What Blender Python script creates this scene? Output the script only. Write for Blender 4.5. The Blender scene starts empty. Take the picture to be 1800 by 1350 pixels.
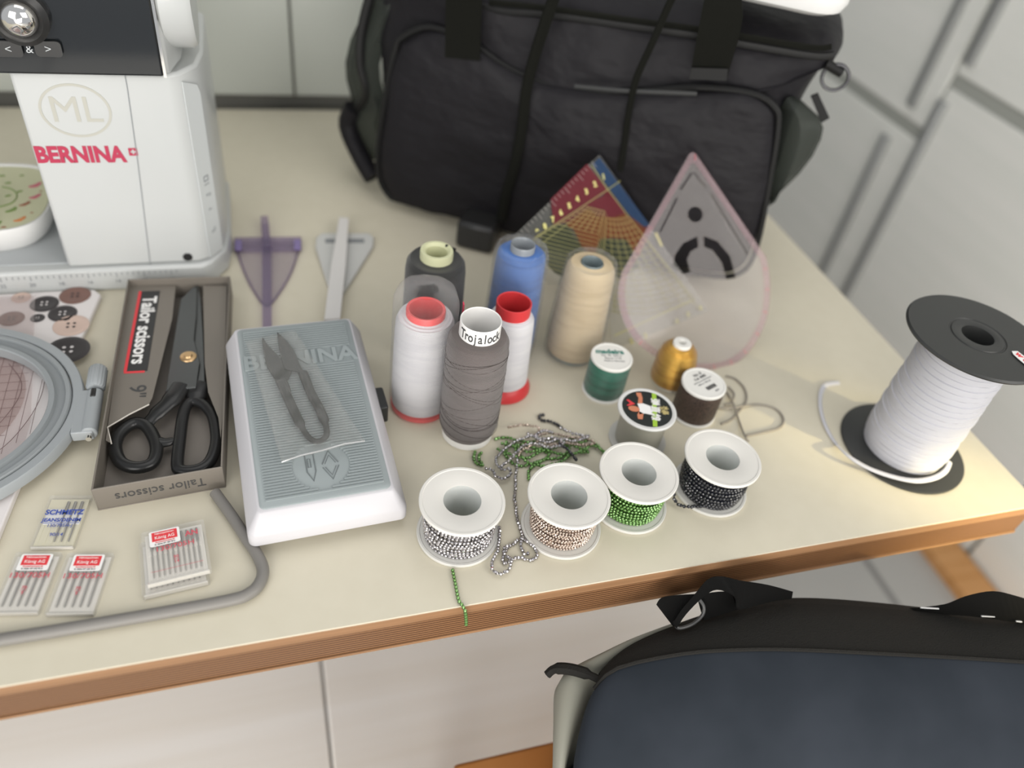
import bpy, math, random
from mathutils import Vector, Matrix
R_ = math.radians
sc = bpy.context.scene
col = sc.collection
# ---------------------------------------------------------------- camera, world, lights, exposure
TZ = 0.72                                    # height of the table top
CX = Vector((0.95605953, -0.26442817, 0.12660138))      # camera right axis
CF = Vector((0.27899881, 0.68798462, -0.66995285))      # viewing direction
FPX = 1360.0
CX = (CX - CF*CX.dot(CF)/CF.dot(CF)).normalized(); CF.normalize()
CU = CX.cross(CF).normalized()               # up
CAM = Vector((0, 0, TZ + 0.5))
cd = bpy.data.cameras.new('camera'); cam = bpy.data.objects.new('camera', cd); col.objects.link(cam)
cam.matrix_world = Matrix(((CX.x, CU.x, -CF.x, CAM.x), (CX.y, CU.y, -CF.y, CAM.y), (CX.z, CU.z, -CF.z, CAM.z), (0, 0, 0, 1)))
cd.sensor_width = 36; cd.lens = FPX/1800*36; cd.clip_start = 0.01
cd.dof.use_dof = True; cd.dof.focus_distance = 0.60; cd.dof.aperture_fstop = 2.4
sc.camera = cam
w = bpy.data.worlds.new('world'); sc.world = w; w.use_nodes = True
wb = w.node_tree.nodes['Background']; wb.inputs[0].default_value = (0.93, 0.96, 1.0, 1); wb.inputs[1].default_value = 0.50
def area(name, loc, target, sx, sy, power, color):
    l = bpy.data.lights.new(name, 'AREA'); l.shape = 'RECTANGLE'; l.size = sx; l.size_y = sy; l.energy = power; l.color = color
    o = bpy.data.objects.new(name, l); col.objects.link(o); o.location = loc
    o.rotation_euler = (Vector(target)-Vector(loc)).to_track_quat('-Z', 'Y').to_euler(); return o
area('assumed_window_light_right', (1.6, -1.5, 2.2), (0.3, 0.5, 0.7), 1.8, 1.5, 33, (1.0, 0.96, 0.9))  # lamp for an assumed window at the right
area('assumed_window_light_front', (-1.3, -1.6, 2.0), (0.2, 0.6, 0.3), 1.6, 1.6, 34, (1.0, 0.97, 0.93))  # second assumed daylight lamp, front left; no window stands there
area('low_fill_light', (-.3, -1.9, .75), (-.1, .8, .15), 1.8, 1.0, 42, (1.0, 0.96, 0.90))  # added fill lamp, not a window; brightens the space under the table
sl_ = bpy.data.lights.new('assumed_sun_spot', 'SPOT'); sl_.energy = 850; sl_.color = (1, .84, .45); sl_.spot_size = math.radians(5.2); sl_.spot_blend = 1; sl_.shadow_soft_size = .05  # added narrow spot lamp for assumed sunlight on the table's right front edge
so0 = bpy.data.objects.new('assumed_sun_spot', sl_); col.objects.link(so0); so0.location = (2.2, -1.35, 1.35)
so0.rotation_euler = (Vector((.62, .288, .69))-Vector((2.2, -1.35, 1.35))).to_track_quat('-Z', 'Y').to_euler()
area('added_overhead_light', (0.2, 0.9, 2.4), (0.2, 0.7, 0.7), 1.2, 1.2, 5, (1.0, 0.97, 0.92))  # added weak fill from above; no ceiling fixture is known
sc.view_settings.view_transform = 'Standard'; sc.view_settings.look = 'None'
sc.view_settings.gamma = 1; sc.view_settings.exposure = 0.04; sc.view_settings.use_curve_mapping = False

# ---------------------------------------------------------------- geometry from the calibrated view
def ray(px, py): return CF + CX*((px-900)/FPX) - CU*((py-675)/FPX)
def P(px, py, h=0.0):                        # the point of that line of sight at height h over the table
    v = ray(px, py); return CAM + v*((TZ+h-CAM.z)/v.z)
def PP(lst, h=0.0): return [P(a[0], a[1], a[2] if len(a) > 2 else h) for a in lst]
BN = Vector((.507, .862, 0)).normalized(); BA = Vector((.124, .894, TZ))       # front plane of the trolley bag
def F(px, py, off=0.0):
    v = ray(px, py); return CAM + v*(((BA-CAM).dot(BN)-off)/v.dot(BN))
def Y(px, py, y):                            # point of a vertical plane across the table
    v = ray(px, py); return CAM + v*((y-CAM.y)/v.y)

# ---------------------------------------------------------------- materials
MATS = {}
def mat(name, color=(.8, .8, .8), rough=.5, metal=0.0, spec=.5, bump=None, alpha=1.0, trans=0.0, ior=1.45, coat=0.0, noise=None, sheen=0.0, emit=None):
    if name in MATS: return MATS[name]
    m = bpy.data.materials.new(name); m.use_nodes = True; nt = m.node_tree; b = nt.nodes['Principled BSDF']
    b.inputs['Base Color'].default_value = (*color, 1); b.inputs['Roughness'].default_value = rough
    b.inputs['Metallic'].default_value = metal; b.inputs['Specular IOR Level'].default_value = spec
    b.inputs['Alpha'].default_value = alpha; b.inputs['Transmission Weight'].default_value = trans; b.inputs['IOR'].default_value = ior
    b.inputs['Coat Weight'].default_value = coat; b.inputs['Sheen Weight'].default_value = sheen
    tc = nt.nodes.new('ShaderNodeTexCoord')
    if noise:                                # (scale vector, colour 2, strength)
        mp = nt.nodes.new('ShaderNodeMapping'); mp.inputs['Scale'].default_value = noise[0]
        n = nt.nodes.new('ShaderNodeTexNoise'); n.inputs['Scale'].default_value = 1; n.inputs['Detail'].default_value = 4
        r = nt.nodes.new('ShaderNodeValToRGB'); r.color_ramp.elements[0].position = .35; r.color_ramp.elements[1].position = .65
        r.color_ramp.elements[0].color = (*color, 1); r.color_ramp.elements[1].color = (*noise[1], 1)
        nt.links.new(tc.outputs['Object'], mp.inputs[0]); nt.links.new(mp.outputs[0], n.inputs['Vector'])
        nt.links.new(n.outputs['Fac'], r.inputs[0]); nt.links.new(r.outputs[0], b.inputs['Base Color'])
    if bump:                                 # (kind, scale vector, distance)
        mp = nt.nodes.new('ShaderNodeMapping'); mp.inputs['Scale'].default_value = bump[1]
        nt.links.new(tc.outputs['Object'], mp.inputs[0])
        if bump[0] == 'noise':
            n = nt.nodes.new('ShaderNodeTexNoise'); n.inputs['Scale'].default_value = 1; n.inputs['Detail'].default_value = 3; out = n.outputs['Fac']
        else:
            n = nt.nodes.new('ShaderNodeTexWave'); n.bands_direction = 'Z'; n.inputs['Scale'].default_value = 1
            n.inputs['Distortion'].default_value = bump[3] if len(bump) > 3 else 0; n.inputs['Detail'].default_value = 2; n.inputs['Detail Scale'].default_value = .6; out = n.outputs['Fac']
        nt.links.new(mp.outputs[0], n.inputs['Vector'])
        bp = nt.nodes.new('ShaderNodeBump'); bp.inputs['Distance'].default_value = bump[2]; bp.inputs['Strength'].default_value = 1
        nt.links.new(out, bp.inputs['Height']); nt.links.new(bp.outputs[0], b.inputs['Normal'])
    MATS[name] = m; return m
def film(name, tint=(1, 1, 1), gloss=.12, haze=.04, hazecol=(.9, .9, .9), rough=.08, crinkle=None):
    if name in MATS: return MATS[name]
    m = bpy.data.materials.new(name); m.use_nodes = True; nt = m.node_tree; nt.nodes.clear()
    N = nt.nodes.new; L = nt.links.new
    out = N('ShaderNodeOutputMaterial'); tr = N('ShaderNodeBsdfTransparent'); tr.inputs[0].default_value = (*tint, 1)
    gl = N('ShaderNodeBsdfGlossy'); gl.inputs['Roughness'].default_value = rough; df = N('ShaderNodeBsdfDiffuse'); df.inputs[0].default_value = (*hazecol, 1)
    m1 = N('ShaderNodeMixShader'); m1.inputs[0].default_value = haze; L(tr.outputs[0], m1.inputs[1]); L(df.outputs[0], m1.inputs[2])
    m2 = N('ShaderNodeMixShader'); L(m1.outputs[0], m2.inputs[1]); L(gl.outputs[0], m2.inputs[2])
    lw = N('ShaderNodeLayerWeight'); lw.inputs[0].default_value = .35
    mu = N('ShaderNodeMath'); mu.operation = 'MULTIPLY_ADD'; mu.inputs[1].default_value = gloss*2; mu.inputs[2].default_value = gloss*.35
    L(lw.outputs['Fresnel'], mu.inputs[0]); L(mu.outputs[0], m2.inputs[0]); L(m2.outputs[0], out.inputs[0])
    if crinkle:
        tc = N('ShaderNodeTexCoord'); v = N('ShaderNodeTexVoronoi'); v.inputs['Scale'].default_value = crinkle[0]; v.feature = 'SMOOTH_F1'
        n = N('ShaderNodeTexNoise'); n.inputs['Scale'].default_value = crinkle[0]*.6; n.inputs['Detail'].default_value = 2
        mx = N('ShaderNodeMixRGB'); mx.inputs[0].default_value = .12; L(tc.outputs['Object'], mx.inputs[1]); L(n.outputs['Color'], mx.inputs[2])
        L(mx.outputs[0], v.inputs['Vector']); bp = N('ShaderNodeBump'); bp.inputs['Distance'].default_value = crinkle[1]
        L(v.outputs['Distance'], bp.inputs['Height']); L(bp.outputs[0], gl.inputs['Normal']); pass
    MATS[name] = m; return m

WHITE = mat('white_plastic', (.70, .70, .69), .35)
SPOOLW = mat('spool_white', (.76, .75, .71), .45)
BLACKP = mat('black_plastic', (.022, .022, .022), .3)
MARK = mat('print_black', (.06, .06, .06), .6)
MARKG = mat('print_grey', (.30, .30, .30), .6)
RED = mat('print_red', (.72, .05, .06), .5)
BRED = mat('brand_red', (.42, .03, .075), .5)
STEEL = mat('steel', (.42, .42, .42), .3, .9)
CHROME = mat('chrome', (.85, .83, .80), .06, 1)
PAPER = mat('paper_white', (.86, .85, .83), .7)

# ---------------------------------------------------------------- mesh builder
class MB:
    def __init__(s): s.v = []; s.f = []; s.fm = []; s.mats = []
    def mi(s, m):
        if m not in s.mats: s.mats.append(m)
        return s.mats.index(m)
    def add(s, vs, fs, m, M=None):
        k = len(s.v); i = s.mi(m)
        s.v += [(M @ Vector(p)) if M else Vector(p) for p in vs]
        for f in fs: s.f.append([k+a for a in f]); s.fm.append(i)
        return s
    def box(s, c, d, m, M=None):
        x, y, z = c; a, b, e = d[0]/2, d[1]/2, d[2]/2
        vs = [(x+i*a, y+j*b, z+k*e) for i in (-1, 1) for j in (-1, 1) for k in (-1, 1)]
        return s.add(vs, [(0, 1, 3, 2), (4, 6, 7, 5), (0, 4, 5, 1), (2, 3, 7, 6), (0, 2, 6, 4), (1, 5, 7, 3)], m, M)
    def lathe(s, prof, m, n=48, M=None, c=(0, 0, 0)):
        vs = []; fs = []
        for r, z in prof:
            for i in range(n):
                a = 2*math.pi*i/n; vs.append((c[0]+r*math.cos(a), c[1]+r*math.sin(a), c[2]+z))
        for j in range(len(prof)-1):
            for i in range(n):
                fs.append((j*n+i, j*n+(i+1) % n, (j+1)*n+(i+1) % n, (j+1)*n+i))
        return s.add(vs, fs, m, M)
    def loft(s, rings, m, closed=True, cap=True, M=None):
        n = len(rings[0]); vs = [p for r in rings for p in r]; fs = []
        for j in range(len(rings)-1):
            for i in range(n if closed else n-1):
                fs.append((j*n+i, j*n+(i+1) % n, (j+1)*n+(i+1) % n, (j+1)*n+i))
        if cap and closed: fs += [tuple(range(n))[::-1], tuple(range((len(rings)-1)*n, len(rings)*n))]
        return s.add(vs, fs, m, M)
    def prism(s, poly, z0, z1, m, M=None):
        return s.loft([[(p[0], p[1], z0) for p in poly], [(p[0], p[1], z1) for p in poly]], m, M=M)
    def slab(s, pts, t, m, nrm=None):        # polygon of world points given thickness
        pts = [Vector(p) for p in pts]
        if nrm is None:
            nrm = Vector((0, 0, 0))
            for i in range(len(pts)): nrm += pts[i].cross(pts[(i+1) % len(pts)])
            nrm.normalize()
        if len(pts) <= 4: return s.loft([pts, [p+nrm*t for p in pts]], m)
        z_ = Vector(nrm).normalized(); x_ = (pts[1]-pts[0]); x_ = (x_-z_*x_.dot(z_)).normalized(); y_ = z_.cross(x_); o = pts[0]+z_*(t/2)
        Mx = Matrix(((x_.x, y_.x, z_.x, o.x), (x_.y, y_.y, z_.y, o.y), (x_.z, y_.z, z_.z, o.z), (0, 0, 0, 1)))
        return s.curve2d([[((p-pts[0]).dot(x_), (p-pts[0]).dot(y_)) for p in pts]], t, m, M=Mx)
    def tube(s, pts, r, m, n=10, closed=False, flat=1.0, up=None, cap=True, M=None):
        pts = [Vector(p) for p in pts]; N = len(pts); rings = []; u = None
        for i, p in enumerate(pts):
            a = pts[(i-1) % N] if (closed or i > 0) else p; b = pts[(i+1) % N] if (closed or i < N-1) else p
            t = (b-a).normalized() if (b-a).length > 1e-9 else Vector((0, 0, 1))
            if up is not None: x = t.cross(Vector(up))
            elif u is None: x = t.cross(Vector((0, 0, 1)) if abs(t.z) < .9 else Vector((1, 0, 0)))
            else: x = u - t*u.dot(t)
            if x.length < 1e-6: x = t.orthogonal()
            x.normalize(); u = x; y = t.cross(x).normalized()
            rr = r[i] if isinstance(r, (list, tuple)) else r
            rings.append([p + x*(rr*math.cos(2*math.pi*k/n)) + y*(rr*flat*math.sin(2*math.pi*k/n)) for k in range(n)])
        if closed: rings.append(rings[0])
        return s.loft(rings, m, cap=cap and not closed, M=M)
    def curve2d(s, loops, t, m, M=None):     # filled outlines; inner loops become holes; thickness t centred on z=0
        from mathutils.geometry import delaunay_2d_cdt
        vs = []; es = []
        for lp in loops:
            k = len(vs); n = len(lp); vs += [Vector((p[0], p[1])) for p in lp]; es += [(k+i, k+(i+1) % n) for i in range(n)]
        V, E_, Fc, _, _, _ = delaunay_2d_cdt(vs, es, [], 0, 1e-7)
        def inside(c):
            w_ = False
            for lp in loops:
                for i in range(len(lp)):
                    a, b_ = lp[i], lp[(i+1) % len(lp)]
                    if (a[1] > c.y) != (b_[1] > c.y) and c.x < (b_[0]-a[0])*(c.y-a[1])/(b_[1]-a[1])+a[0]: w_ = not w_
            return w_
        tr = [f for f in Fc if inside((V[f[0]]+V[f[1]]+V[f[2]])/3)]; N = len(V); cnt = {}
        for f in tr:
            for i in range(3): cnt[(f[i], f[(i+1) % 3])] = 1
        fs = [tuple(f) for f in tr]+[tuple(i+N for i in f[::-1]) for f in tr]
        fs += [(a, b_, b_+N, a+N) for a, b_ in cnt if (b_, a) not in cnt]
        return s.add([(v.x, v.y, t/2) for v in V]+[(v.x, v.y, -t/2) for v in V], fs, m, M)
    def text(s, txt, size, m, M=None, t=0.0002, bold=0.0, align='CENTER', sx=1.0, shear=0):
        cu = bpy.data.curves.new('t', 'FONT'); cu.body = txt; cu.size = size; cu.extrude = t/2; cu.offset = bold; cu.align_x = align; cu.align_y = 'CENTER'
        cu.resolution_u = 3; cu.shear = shear
        return s._curve(cu, m, (M or Matrix()) @ Matrix.Diagonal((sx, 1, 1, 1)))
    def _curve(s, cu, m, M):
        o = bpy.data.objects.new('t', cu); col.objects.link(o); bpy.context.view_layer.update()
        me = bpy.data.meshes.new_from_object(o.evaluated_get(bpy.context.evaluated_depsgraph_get()))
        s.add([v.co.copy() for v in me.vertices], [tuple(f.vertices) for f in me.polygons], m, M)
        bpy.data.objects.remove(o); bpy.data.curves.remove(cu); bpy.data.meshes.remove(me); return s
    def build(s, name, root=None, bevel=0, sub=0, angle=38, world=False, seg=2):
        me = bpy.data.meshes.new(name); vs = s.v
        if root is not None and world:
            inv = root.matrix_basis.inverted(); vs = [inv @ p for p in vs]
        me.from_pydata([tuple(p) for p in vs], [], s.f); 
        for m in s.mats: me.materials.append(m)
        for p, i in zip(me.polygons, s.fm): p.material_index = i; p.use_smooth = True
        me.validate(); me.update()
        o = bpy.data.objects.new(name, me); col.objects.link(o)
        import bmesh
        b = bmesh.new(); b.from_mesh(me); bmesh.ops.recalc_face_normals(b, faces=b.faces); b.to_mesh(me); b.free()
        if root is not None: o.parent = root
        if bevel:
            k = o.modifiers.new('bevel', 'BEVEL'); k.width = bevel; k.segments = seg; k.limit_method = 'ANGLE'; k.angle_limit = R_(35)
        if sub: k = o.modifiers.new('sub', 'SUBSURF'); k.levels = sub; k.render_levels = sub
        elif not bevel: me.set_sharp_from_angle(angle=R_(angle))
        else: me.set_sharp_from_angle(angle=R_(50))
        return o

def tag(o, label, cat, group=None, kind=None):
    if label: o['label'] = label
    if cat: o['category'] = cat
    if group: o['group'] = group
    if kind: o['kind'] = kind
    return o
def thing(name, label, cat, loc=(0, 0, 0), rz=0, group=None):
    o = bpy.data.objects.new(name, None); col.objects.link(o); o.location = loc; o.rotation_euler = (0, 0, rz); o.empty_display_size = .02
    bpy.context.view_layer.update(); o.matrix_basis = Matrix.Translation(loc) @ Matrix.Rotation(rz, 4, 'Z')
    return tag(o, label, cat, group)
def T3(x=0, y=0, z=0, rz=0, rx=0, ry=0):
    return Matrix.Translation((x, y, z)) @ Matrix.Rotation(rz, 4, 'Z') @ Matrix.Rotation(ry, 4, 'Y') @ Matrix.Rotation(rx, 4, 'X')
def smooth(pts, k=6, closed=False):          # Catmull-Rom through the points
    pts = [Vector(p) for p in pts]; N = len(pts); out = []
    for i in range(N if closed else N-1):
        g = lambda j: pts[j % N] if closed else pts[max(0, min(N-1, j))]
        a, b, c, d = g(i-1), g(i), g(i+1), g(i+2)
        for q in range(k):
            t = q/k; out.append(.5*((2*b)+(c-a)*t+(2*a-5*b+4*c-d)*t*t+(3*b-a-3*c+d)*t**3))
    if not closed: out.append(pts[-1])
    return out
def rrect(w_, h_, r, n=5, cx=0, cy=0):
    o = []
    for (sx, sy, a0) in ((1, 1, 0), (-1, 1, 90), (-1, -1, 180), (1, -1, 270)):
        for i in range(n+1):
            a = R_(a0+90*i/n); o.append((cx+sx*(w_/2-r)+r*math.cos(a), cy+sy*(h_/2-r)+r*math.sin(a)))
    return o
def circ(r, n=32, cx=0, cy=0, a0=0, a1=360):
    return [(cx+r*math.cos(R_(a0+(a1-a0)*i/n)), cy+r*math.sin(R_(a0+(a1-a0)*i/n))) for i in range(n)]
def struct(o): o['kind'] = 'structure'; return o

# ================================================================= SETTING
def panel_mat(name, c1, c2, scale):
    return mat(name, c1, .45, noise=(scale, c2))
fm = bpy.data.materials.new('floor_tiles'); fm.use_nodes = True; nt = fm.node_tree; b = nt.nodes['Principled BSDF']
tc = nt.nodes.new('ShaderNodeTexCoord'); br = nt.nodes.new('ShaderNodeTexBrick'); br.offset = 0
br.inputs['Color1'].default_value = (.37, .37, .36, 1); br.inputs['Color2'].default_value = (.41, .405, .39, 1); br.inputs['Mortar'].default_value = (.20, .20, .195, 1)
br.inputs['Scale'].default_value = 1; br.inputs['Brick Width'].default_value = .45; br.inputs['Row Height'].default_value = .45; br.inputs['Mortar Size'].default_value = .008
mp = nt.nodes.new('ShaderNodeMapping'); mp.inputs['Location'].default_value = (.26, .14, 0)
nt.links.new(tc.outputs['Object'], mp.inputs[0]); nt.links.new(mp.outputs[0], br.inputs[0]); nt.links.new(br.outputs[0], b.inputs['Base Color']); b.inputs['Roughness'].default_value = .3
struct(MB().box((0.3, 1.2, -.01), (5, 6, .02), fm).build('floor'))
WALL = mat('wall_paint', (.62, .63, .59), .8)
struct(MB().box((.3, 2.9, 1.3), (3.2, .1, 2.6), WALL).build('wall_back'))
struct(MB().box((1.96, 1.4, 1.3), (.1, 3.1, 2.6), WALL).build('wall_right'))
PW = mat('plinth_beech', (.52, .26, .09), .5, noise=((3, 60, 3), (.60, .32, .13)))
struct(MB().box((1.262, 1.1, .012), (.075, 3.2, .024), PW).build('baseboard_right'))

# tall white cabinet wall on the right
LAM = mat('cabinet_laminate', (.78, .79, .745), .4, noise=((1, 1.2, 26), (.82, .82, .78)))
LAM2 = mat('cabinet_carcass', (.36, .37, .34), .6)
ALU = mat('cabinet_aluminium', (.42, .43, .43), .35, .6)
cab = thing('tall_cabinet', 'tall off-white laminate cabinet wall beyond the right edge of the table', 'cabinet', (1.3, 1.2, 0))
MB().box((1.62, 1.2, 1.26), (.56, 2.4, 2.48), LAM2).build('body', cab, world=True)
def cdoor(y0, y1, z0, z1, hy):
    d = MB().box((1.325, (y0+y1)/2, (z0+z1)/2), (.03, y1-y0, z1-z0), LAM).build('door', cab, bevel=.002, world=True)
    h = MB(); h.box((1.302, hy, (z0+z1)/2), (.016, .010, z1-z0-.05), ALU); h.box((1.306, hy+.016, (z0+z1)/2), (.010, .008, z1-z0-.05), ALU)
    o = h.build('handle', d, bevel=.002, world=False); o.data.transform(Matrix.Translation((-1.3, -1.2, 0)))
cdoor(1.235, 1.80, .640, 2.42, 1.283); cdoor(1.235, 1.80, .012, .612, 1.308)
cdoor(.62, 1.224, .760, 2.42, 1.196); cdoor(.62, 1.224, .012, .732, 1.208)
cdoor(0.0, .61, .760, 2.42, .04); cdoor(0.0, .61, .012, .732, .04)
cdoor(1.81, 2.4, .640, 2.42, 2.3); cdoor(1.81, 2.4, .012, .612, 2.3)
for y0_, y1_, z_ in ((1.235, 1.80, .626), (1.81, 2.4, .626), (.62, 1.224, .746), (0, .61, .746)):
    MB().box((1.326, (y0_+y1_)/2, z_), (.024, y1_-y0_, .0265), LAM2).build('gap_strip', cab, world=True)  # strip added in the door gap, its shade put into the grey
# counter unit behind the table
GL = mat('unit_front', (.57, .595, .55), .35); GL2 = mat('unit_body', (.20, .20, .18), .6)
un = thing('kitchen_unit', 'pale grey-green cabinet unit with flush doors standing behind the table', 'cabinet', (-.1, 1.3, 0))
MB().box((-.2, 1.33, .70), (1.45, .36, 1.38), GL2).build('body', un, world=True)
for x0, x1 in ((-.92, -.36), (-.357, .048), (.051, .52)):
    MB().box(((x0+x1)/2, 1.143, .98), (x1-x0, .016, .49), GL).build('door', un, bevel=.002, world=True)
MB().box((.27, 1.130, TZ+.262), (.38, .018, .014), mat('unit_handle', (.10, .14, .13), .4)).build('handle', un, world=True)

# white low unit under the table, wooden stool in front
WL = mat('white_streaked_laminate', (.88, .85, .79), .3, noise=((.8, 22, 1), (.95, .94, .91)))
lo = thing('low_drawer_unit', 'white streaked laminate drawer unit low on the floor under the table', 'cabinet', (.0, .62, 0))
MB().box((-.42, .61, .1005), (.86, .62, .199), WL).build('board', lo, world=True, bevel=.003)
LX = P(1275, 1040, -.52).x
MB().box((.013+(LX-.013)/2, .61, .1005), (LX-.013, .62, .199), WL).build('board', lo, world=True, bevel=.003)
MB().box((.0015, .61, .08), (.020, .60, .14), mat('seam_grey', (.25, .25, .25), .6)).build('spacer', lo, world=True)

# ================================================================= TABLE
TOP = mat('table_laminate', (.625, .580, .460), .42, noise=((60, 60, 60), (.64, .595, .475)))
EDGE = bpy.data.materials.new('plywood_edge'); EDGE.use_nodes = True; nt = EDGE.node_tree; b = nt.nodes['Principled BSDF']; b.inputs['Roughness'].default_value = .45
tc = nt.nodes.new('ShaderNodeTexCoord'); sp = nt.nodes.new('ShaderNodeSeparateXYZ'); nt.links.new(tc.outputs['Object'], sp.inputs[0])
nz = nt.nodes.new('ShaderNodeTexNoise'); nz.inputs['Scale'].default_value = 9; nt.links.new(tc.outputs['Object'], nz.inputs['Vector'])
ma = nt.nodes.new('ShaderNodeMath'); ma.operation = 'MULTIPLY_ADD'; ma.inputs[1].default_value = .0004; nt.links.new(nz.outputs['Fac'], ma.inputs[0]); nt.links.new(sp.outputs['Z'], ma.inputs[2])
mb_ = nt.nodes.new('ShaderNodeMath'); mb_.operation = 'MULTIPLY'; mb_.inputs[1].default_value = 2*math.pi/.0029; nt.links.new(ma.outputs[0], mb_.inputs[0])
si = nt.nodes.new('ShaderNodeMath'); si.operation = 'SINE'; nt.links.new(mb_.outputs[0], si.inputs[0])
rp = nt.nodes.new('ShaderNodeValToRGB'); nt.links.new(si.outputs[0], rp.inputs[0])
e = rp.color_ramp.elements; e[0].position = 0; e[0].color = (.075, .032, .013, 1); e[1].position = .5; e[1].color = (.25, .125, .055, 1)
nt.links.new(rp.outputs[0], b.inputs['Base Color'])
BEECH = mat('beech_lip', (.25, .135, .066), .45, noise=((8, 200, 200), (.31, .17, .085)))
X0, X1, Y0, Y1 = -1.3, .657, .288, 1.122
tb = thing('table', 'cream laminate table with a layered plywood edge', 'table', (-.3, .7, 0))
MB().box(((X0+X1)/2, (Y0+Y1)/2, TZ-.0008), (X1-X0, Y1-Y0, .0016), TOP).build('tabletop', tb, world=True)
MB().box(((X0+X1)/2, (Y0+Y1)/2+.0004, TZ-.0207), (X1-X0-.0012, Y1-Y0-.0012, .0380), EDGE).build('plywood_core', tb, world=True)
MB().box(((X0+X1)/2, (Y0+Y1)/2, TZ-.0412), (X1-X0, Y1-Y0, .0028), BEECH).build('lower_veneer', tb, world=True)
MB().box(((X0+X1)/2, Y0+.003, TZ-.0066), (X1-X0, .0066, .0098), BEECH).build('edge_lip', tb, world=True, bevel=.0006)
for x in (-1.2, .5):
    for y in (.97, 1.07): MB().box((x, y, (TZ-.0428)/2), (.06, .06, TZ-.0428), BEECH).build('leg', tb, world=True, bevel=.003)

# ================================================================= SEWING MACHINE
MW = mat('machine_white', (.50, .515, .51), .32, coat=.2); MG = mat('machine_grey', (.42, .44, .45), .4); MGL = mat('machine_light_grey', (.58, .60, .60), .45)
SCR = mat('screen_black', (.012, .014, .016), .07, coat=.5)
LGR = mat('icon_grey', (.27, .285, .30), .6); FAINT = mat('emboss_cream', (.44, .435, .385), .5)
sm = thing('sewing_machine', 'white sewing machine with red lettering, black screen and silver dial', 'sewing machine', (-.13, .78, TZ))
bodyp = [(-.1915, .705), (-.0735, .705), (-.064, .709), (-.050, .729), (-.045, .76), (-.045, .86), (-.06, .875), (-.1915, .875)]
MB().prism(bodyp, TZ+.0262, TZ+.216, MW).build('column', sm, world=True, bevel=.003)
basep = [(-.60, .700), (-.0715, .700), (-.062, .705), (-.047, .728), (-.043, .76), (-.043, .87), (-.06, .885), (-.60, .885)]
MB().prism(basep, TZ, TZ+.026, MW).build('bed', sm, world=True, bevel=.003)
MB().prism([(-.60, .712), (-.1925, .712), (-.1925, .84), (-.60, .84)], TZ+.0262, TZ+.0275, MG).build('bed_plate', sm, world=True)
MB().prism([(-.60, .857), (-.1925, .857), (-.1925, .882), (-.60, .882)], TZ+.0262, TZ+.034, MGL).build('bed_rear', sm, world=True)
# head with screen
headp = [(-.60, .700), (-.0715, .700), (-.069, .706), (-.062, .735), (-.060, .865), (-.60, .88)]
MB().prism(headp, TZ+.2165, TZ+.40, MW).build('head', sm, world=True, bevel=.003)
MB().box((-.335, .6995, TZ+.310), (.521, .006, .186), SCR).build('screen_panel', sm, world=True, bevel=.002)
MB().box((-.0735, .698, TZ+.310), (.0022, .005, .186), CHROME).build('trim', sm, world=True)
# dial, sits in front of the screen
c = Y(33, 33, .69)
k = MB(); prof = [(0, .010), (.006, .0092), (.010, .0068), (.0126, .003), (.0130, 0)]
k.lathe(prof, CHROME, 32, M=Matrix.Translation(c) @ Matrix.Rotation(R_(90), 4, 'X'))
dial = k.build('dial', sm, world=True)
k = MB(); k.lathe([(.0130, 0), (.0165, .003), (.0205, .0), (.0205, -.007), (0.0, -.007)], BLACKP, 32, M=Matrix.Translation(c) @ Matrix.Rotation(R_(90), 4, 'X')); k.build('dial_ring', sm, world=True)
GLY = mat('glyph_grey', (.45, .47, .48), .5)
FR = Matrix.Rotation(R_(90), 4, 'X')
for px, tx in ((15, '<'), (52, '&'), (85, '>')):
    q = Y(px, 86, .6935); k = MB()
    if tx != '&': k.prism(rrect(.019, .012, .003), -.0012, .0008, BLACKP, M=Matrix.Translation(q) @ FR)
    k.text(tx, .0085, GLY, M=Matrix.Translation(q+Vector((0, -.0014, 0))) @ FR); k.build('button', sm, world=True)
# front writing
k = MB(); a = Y(64, 274, .7046); bb = Y(226, 272, .7046)
mid = (a+bb)/2; k.text('BERNINA', .0205, BRED, M=Matrix.Translation(mid+Vector((-.002, 0, 0))) @ FR, bold=.0009, sx=.835)
q = Y(234, 267, .7046); k.curve2d([rrect(.0072, .0072, .0003), [(-.0022, -.0008), (-.0022, .0008), (-.0008, .0008), (-.0008, .0022), (.0008, .0022), (.0008, .0008), (.0022, .0008), (.0022, -.0008), (.0008, -.0008), (.0008, -.0022), (-.0008, -.0022), (-.0008, -.0008)]], .0002, BRED, M=Matrix.Translation(q) @ FR)
k.build('brand_lettering', sm, world=True)
k = MB(); q = Y(133, 195, .7048)
k.curve2d([[(.0275*math.cos(t*.131), .0235*math.sin(t*.131)) for t in range(48)], [(.0255*math.cos(t*.131), .0215*math.sin(t*.131)) for t in range(48)]], .0004, FAINT, M=Matrix.Translation(q) @ FR)
k.text('ML', .032, FAINT, M=Matrix.Translation(q) @ FR); k.build('embossed_oval', sm, world=True)
k = MB(); k.tube([Y(218, 123, .7046), Y(224, 155, .7046), Y(243, 290, .7046), Y(265, 470, .7046)], .0004, LGR, 5); k.build('seam', sm, world=True)
k = MB(); k.lathe([(0, .0006), (.0040, .0006), (.0046, 0)], BLACKP, 24, M=Matrix.Translation(Y(330, 452, .7046)) @ FR); k.build('sensor_hole', sm, world=True)
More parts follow.
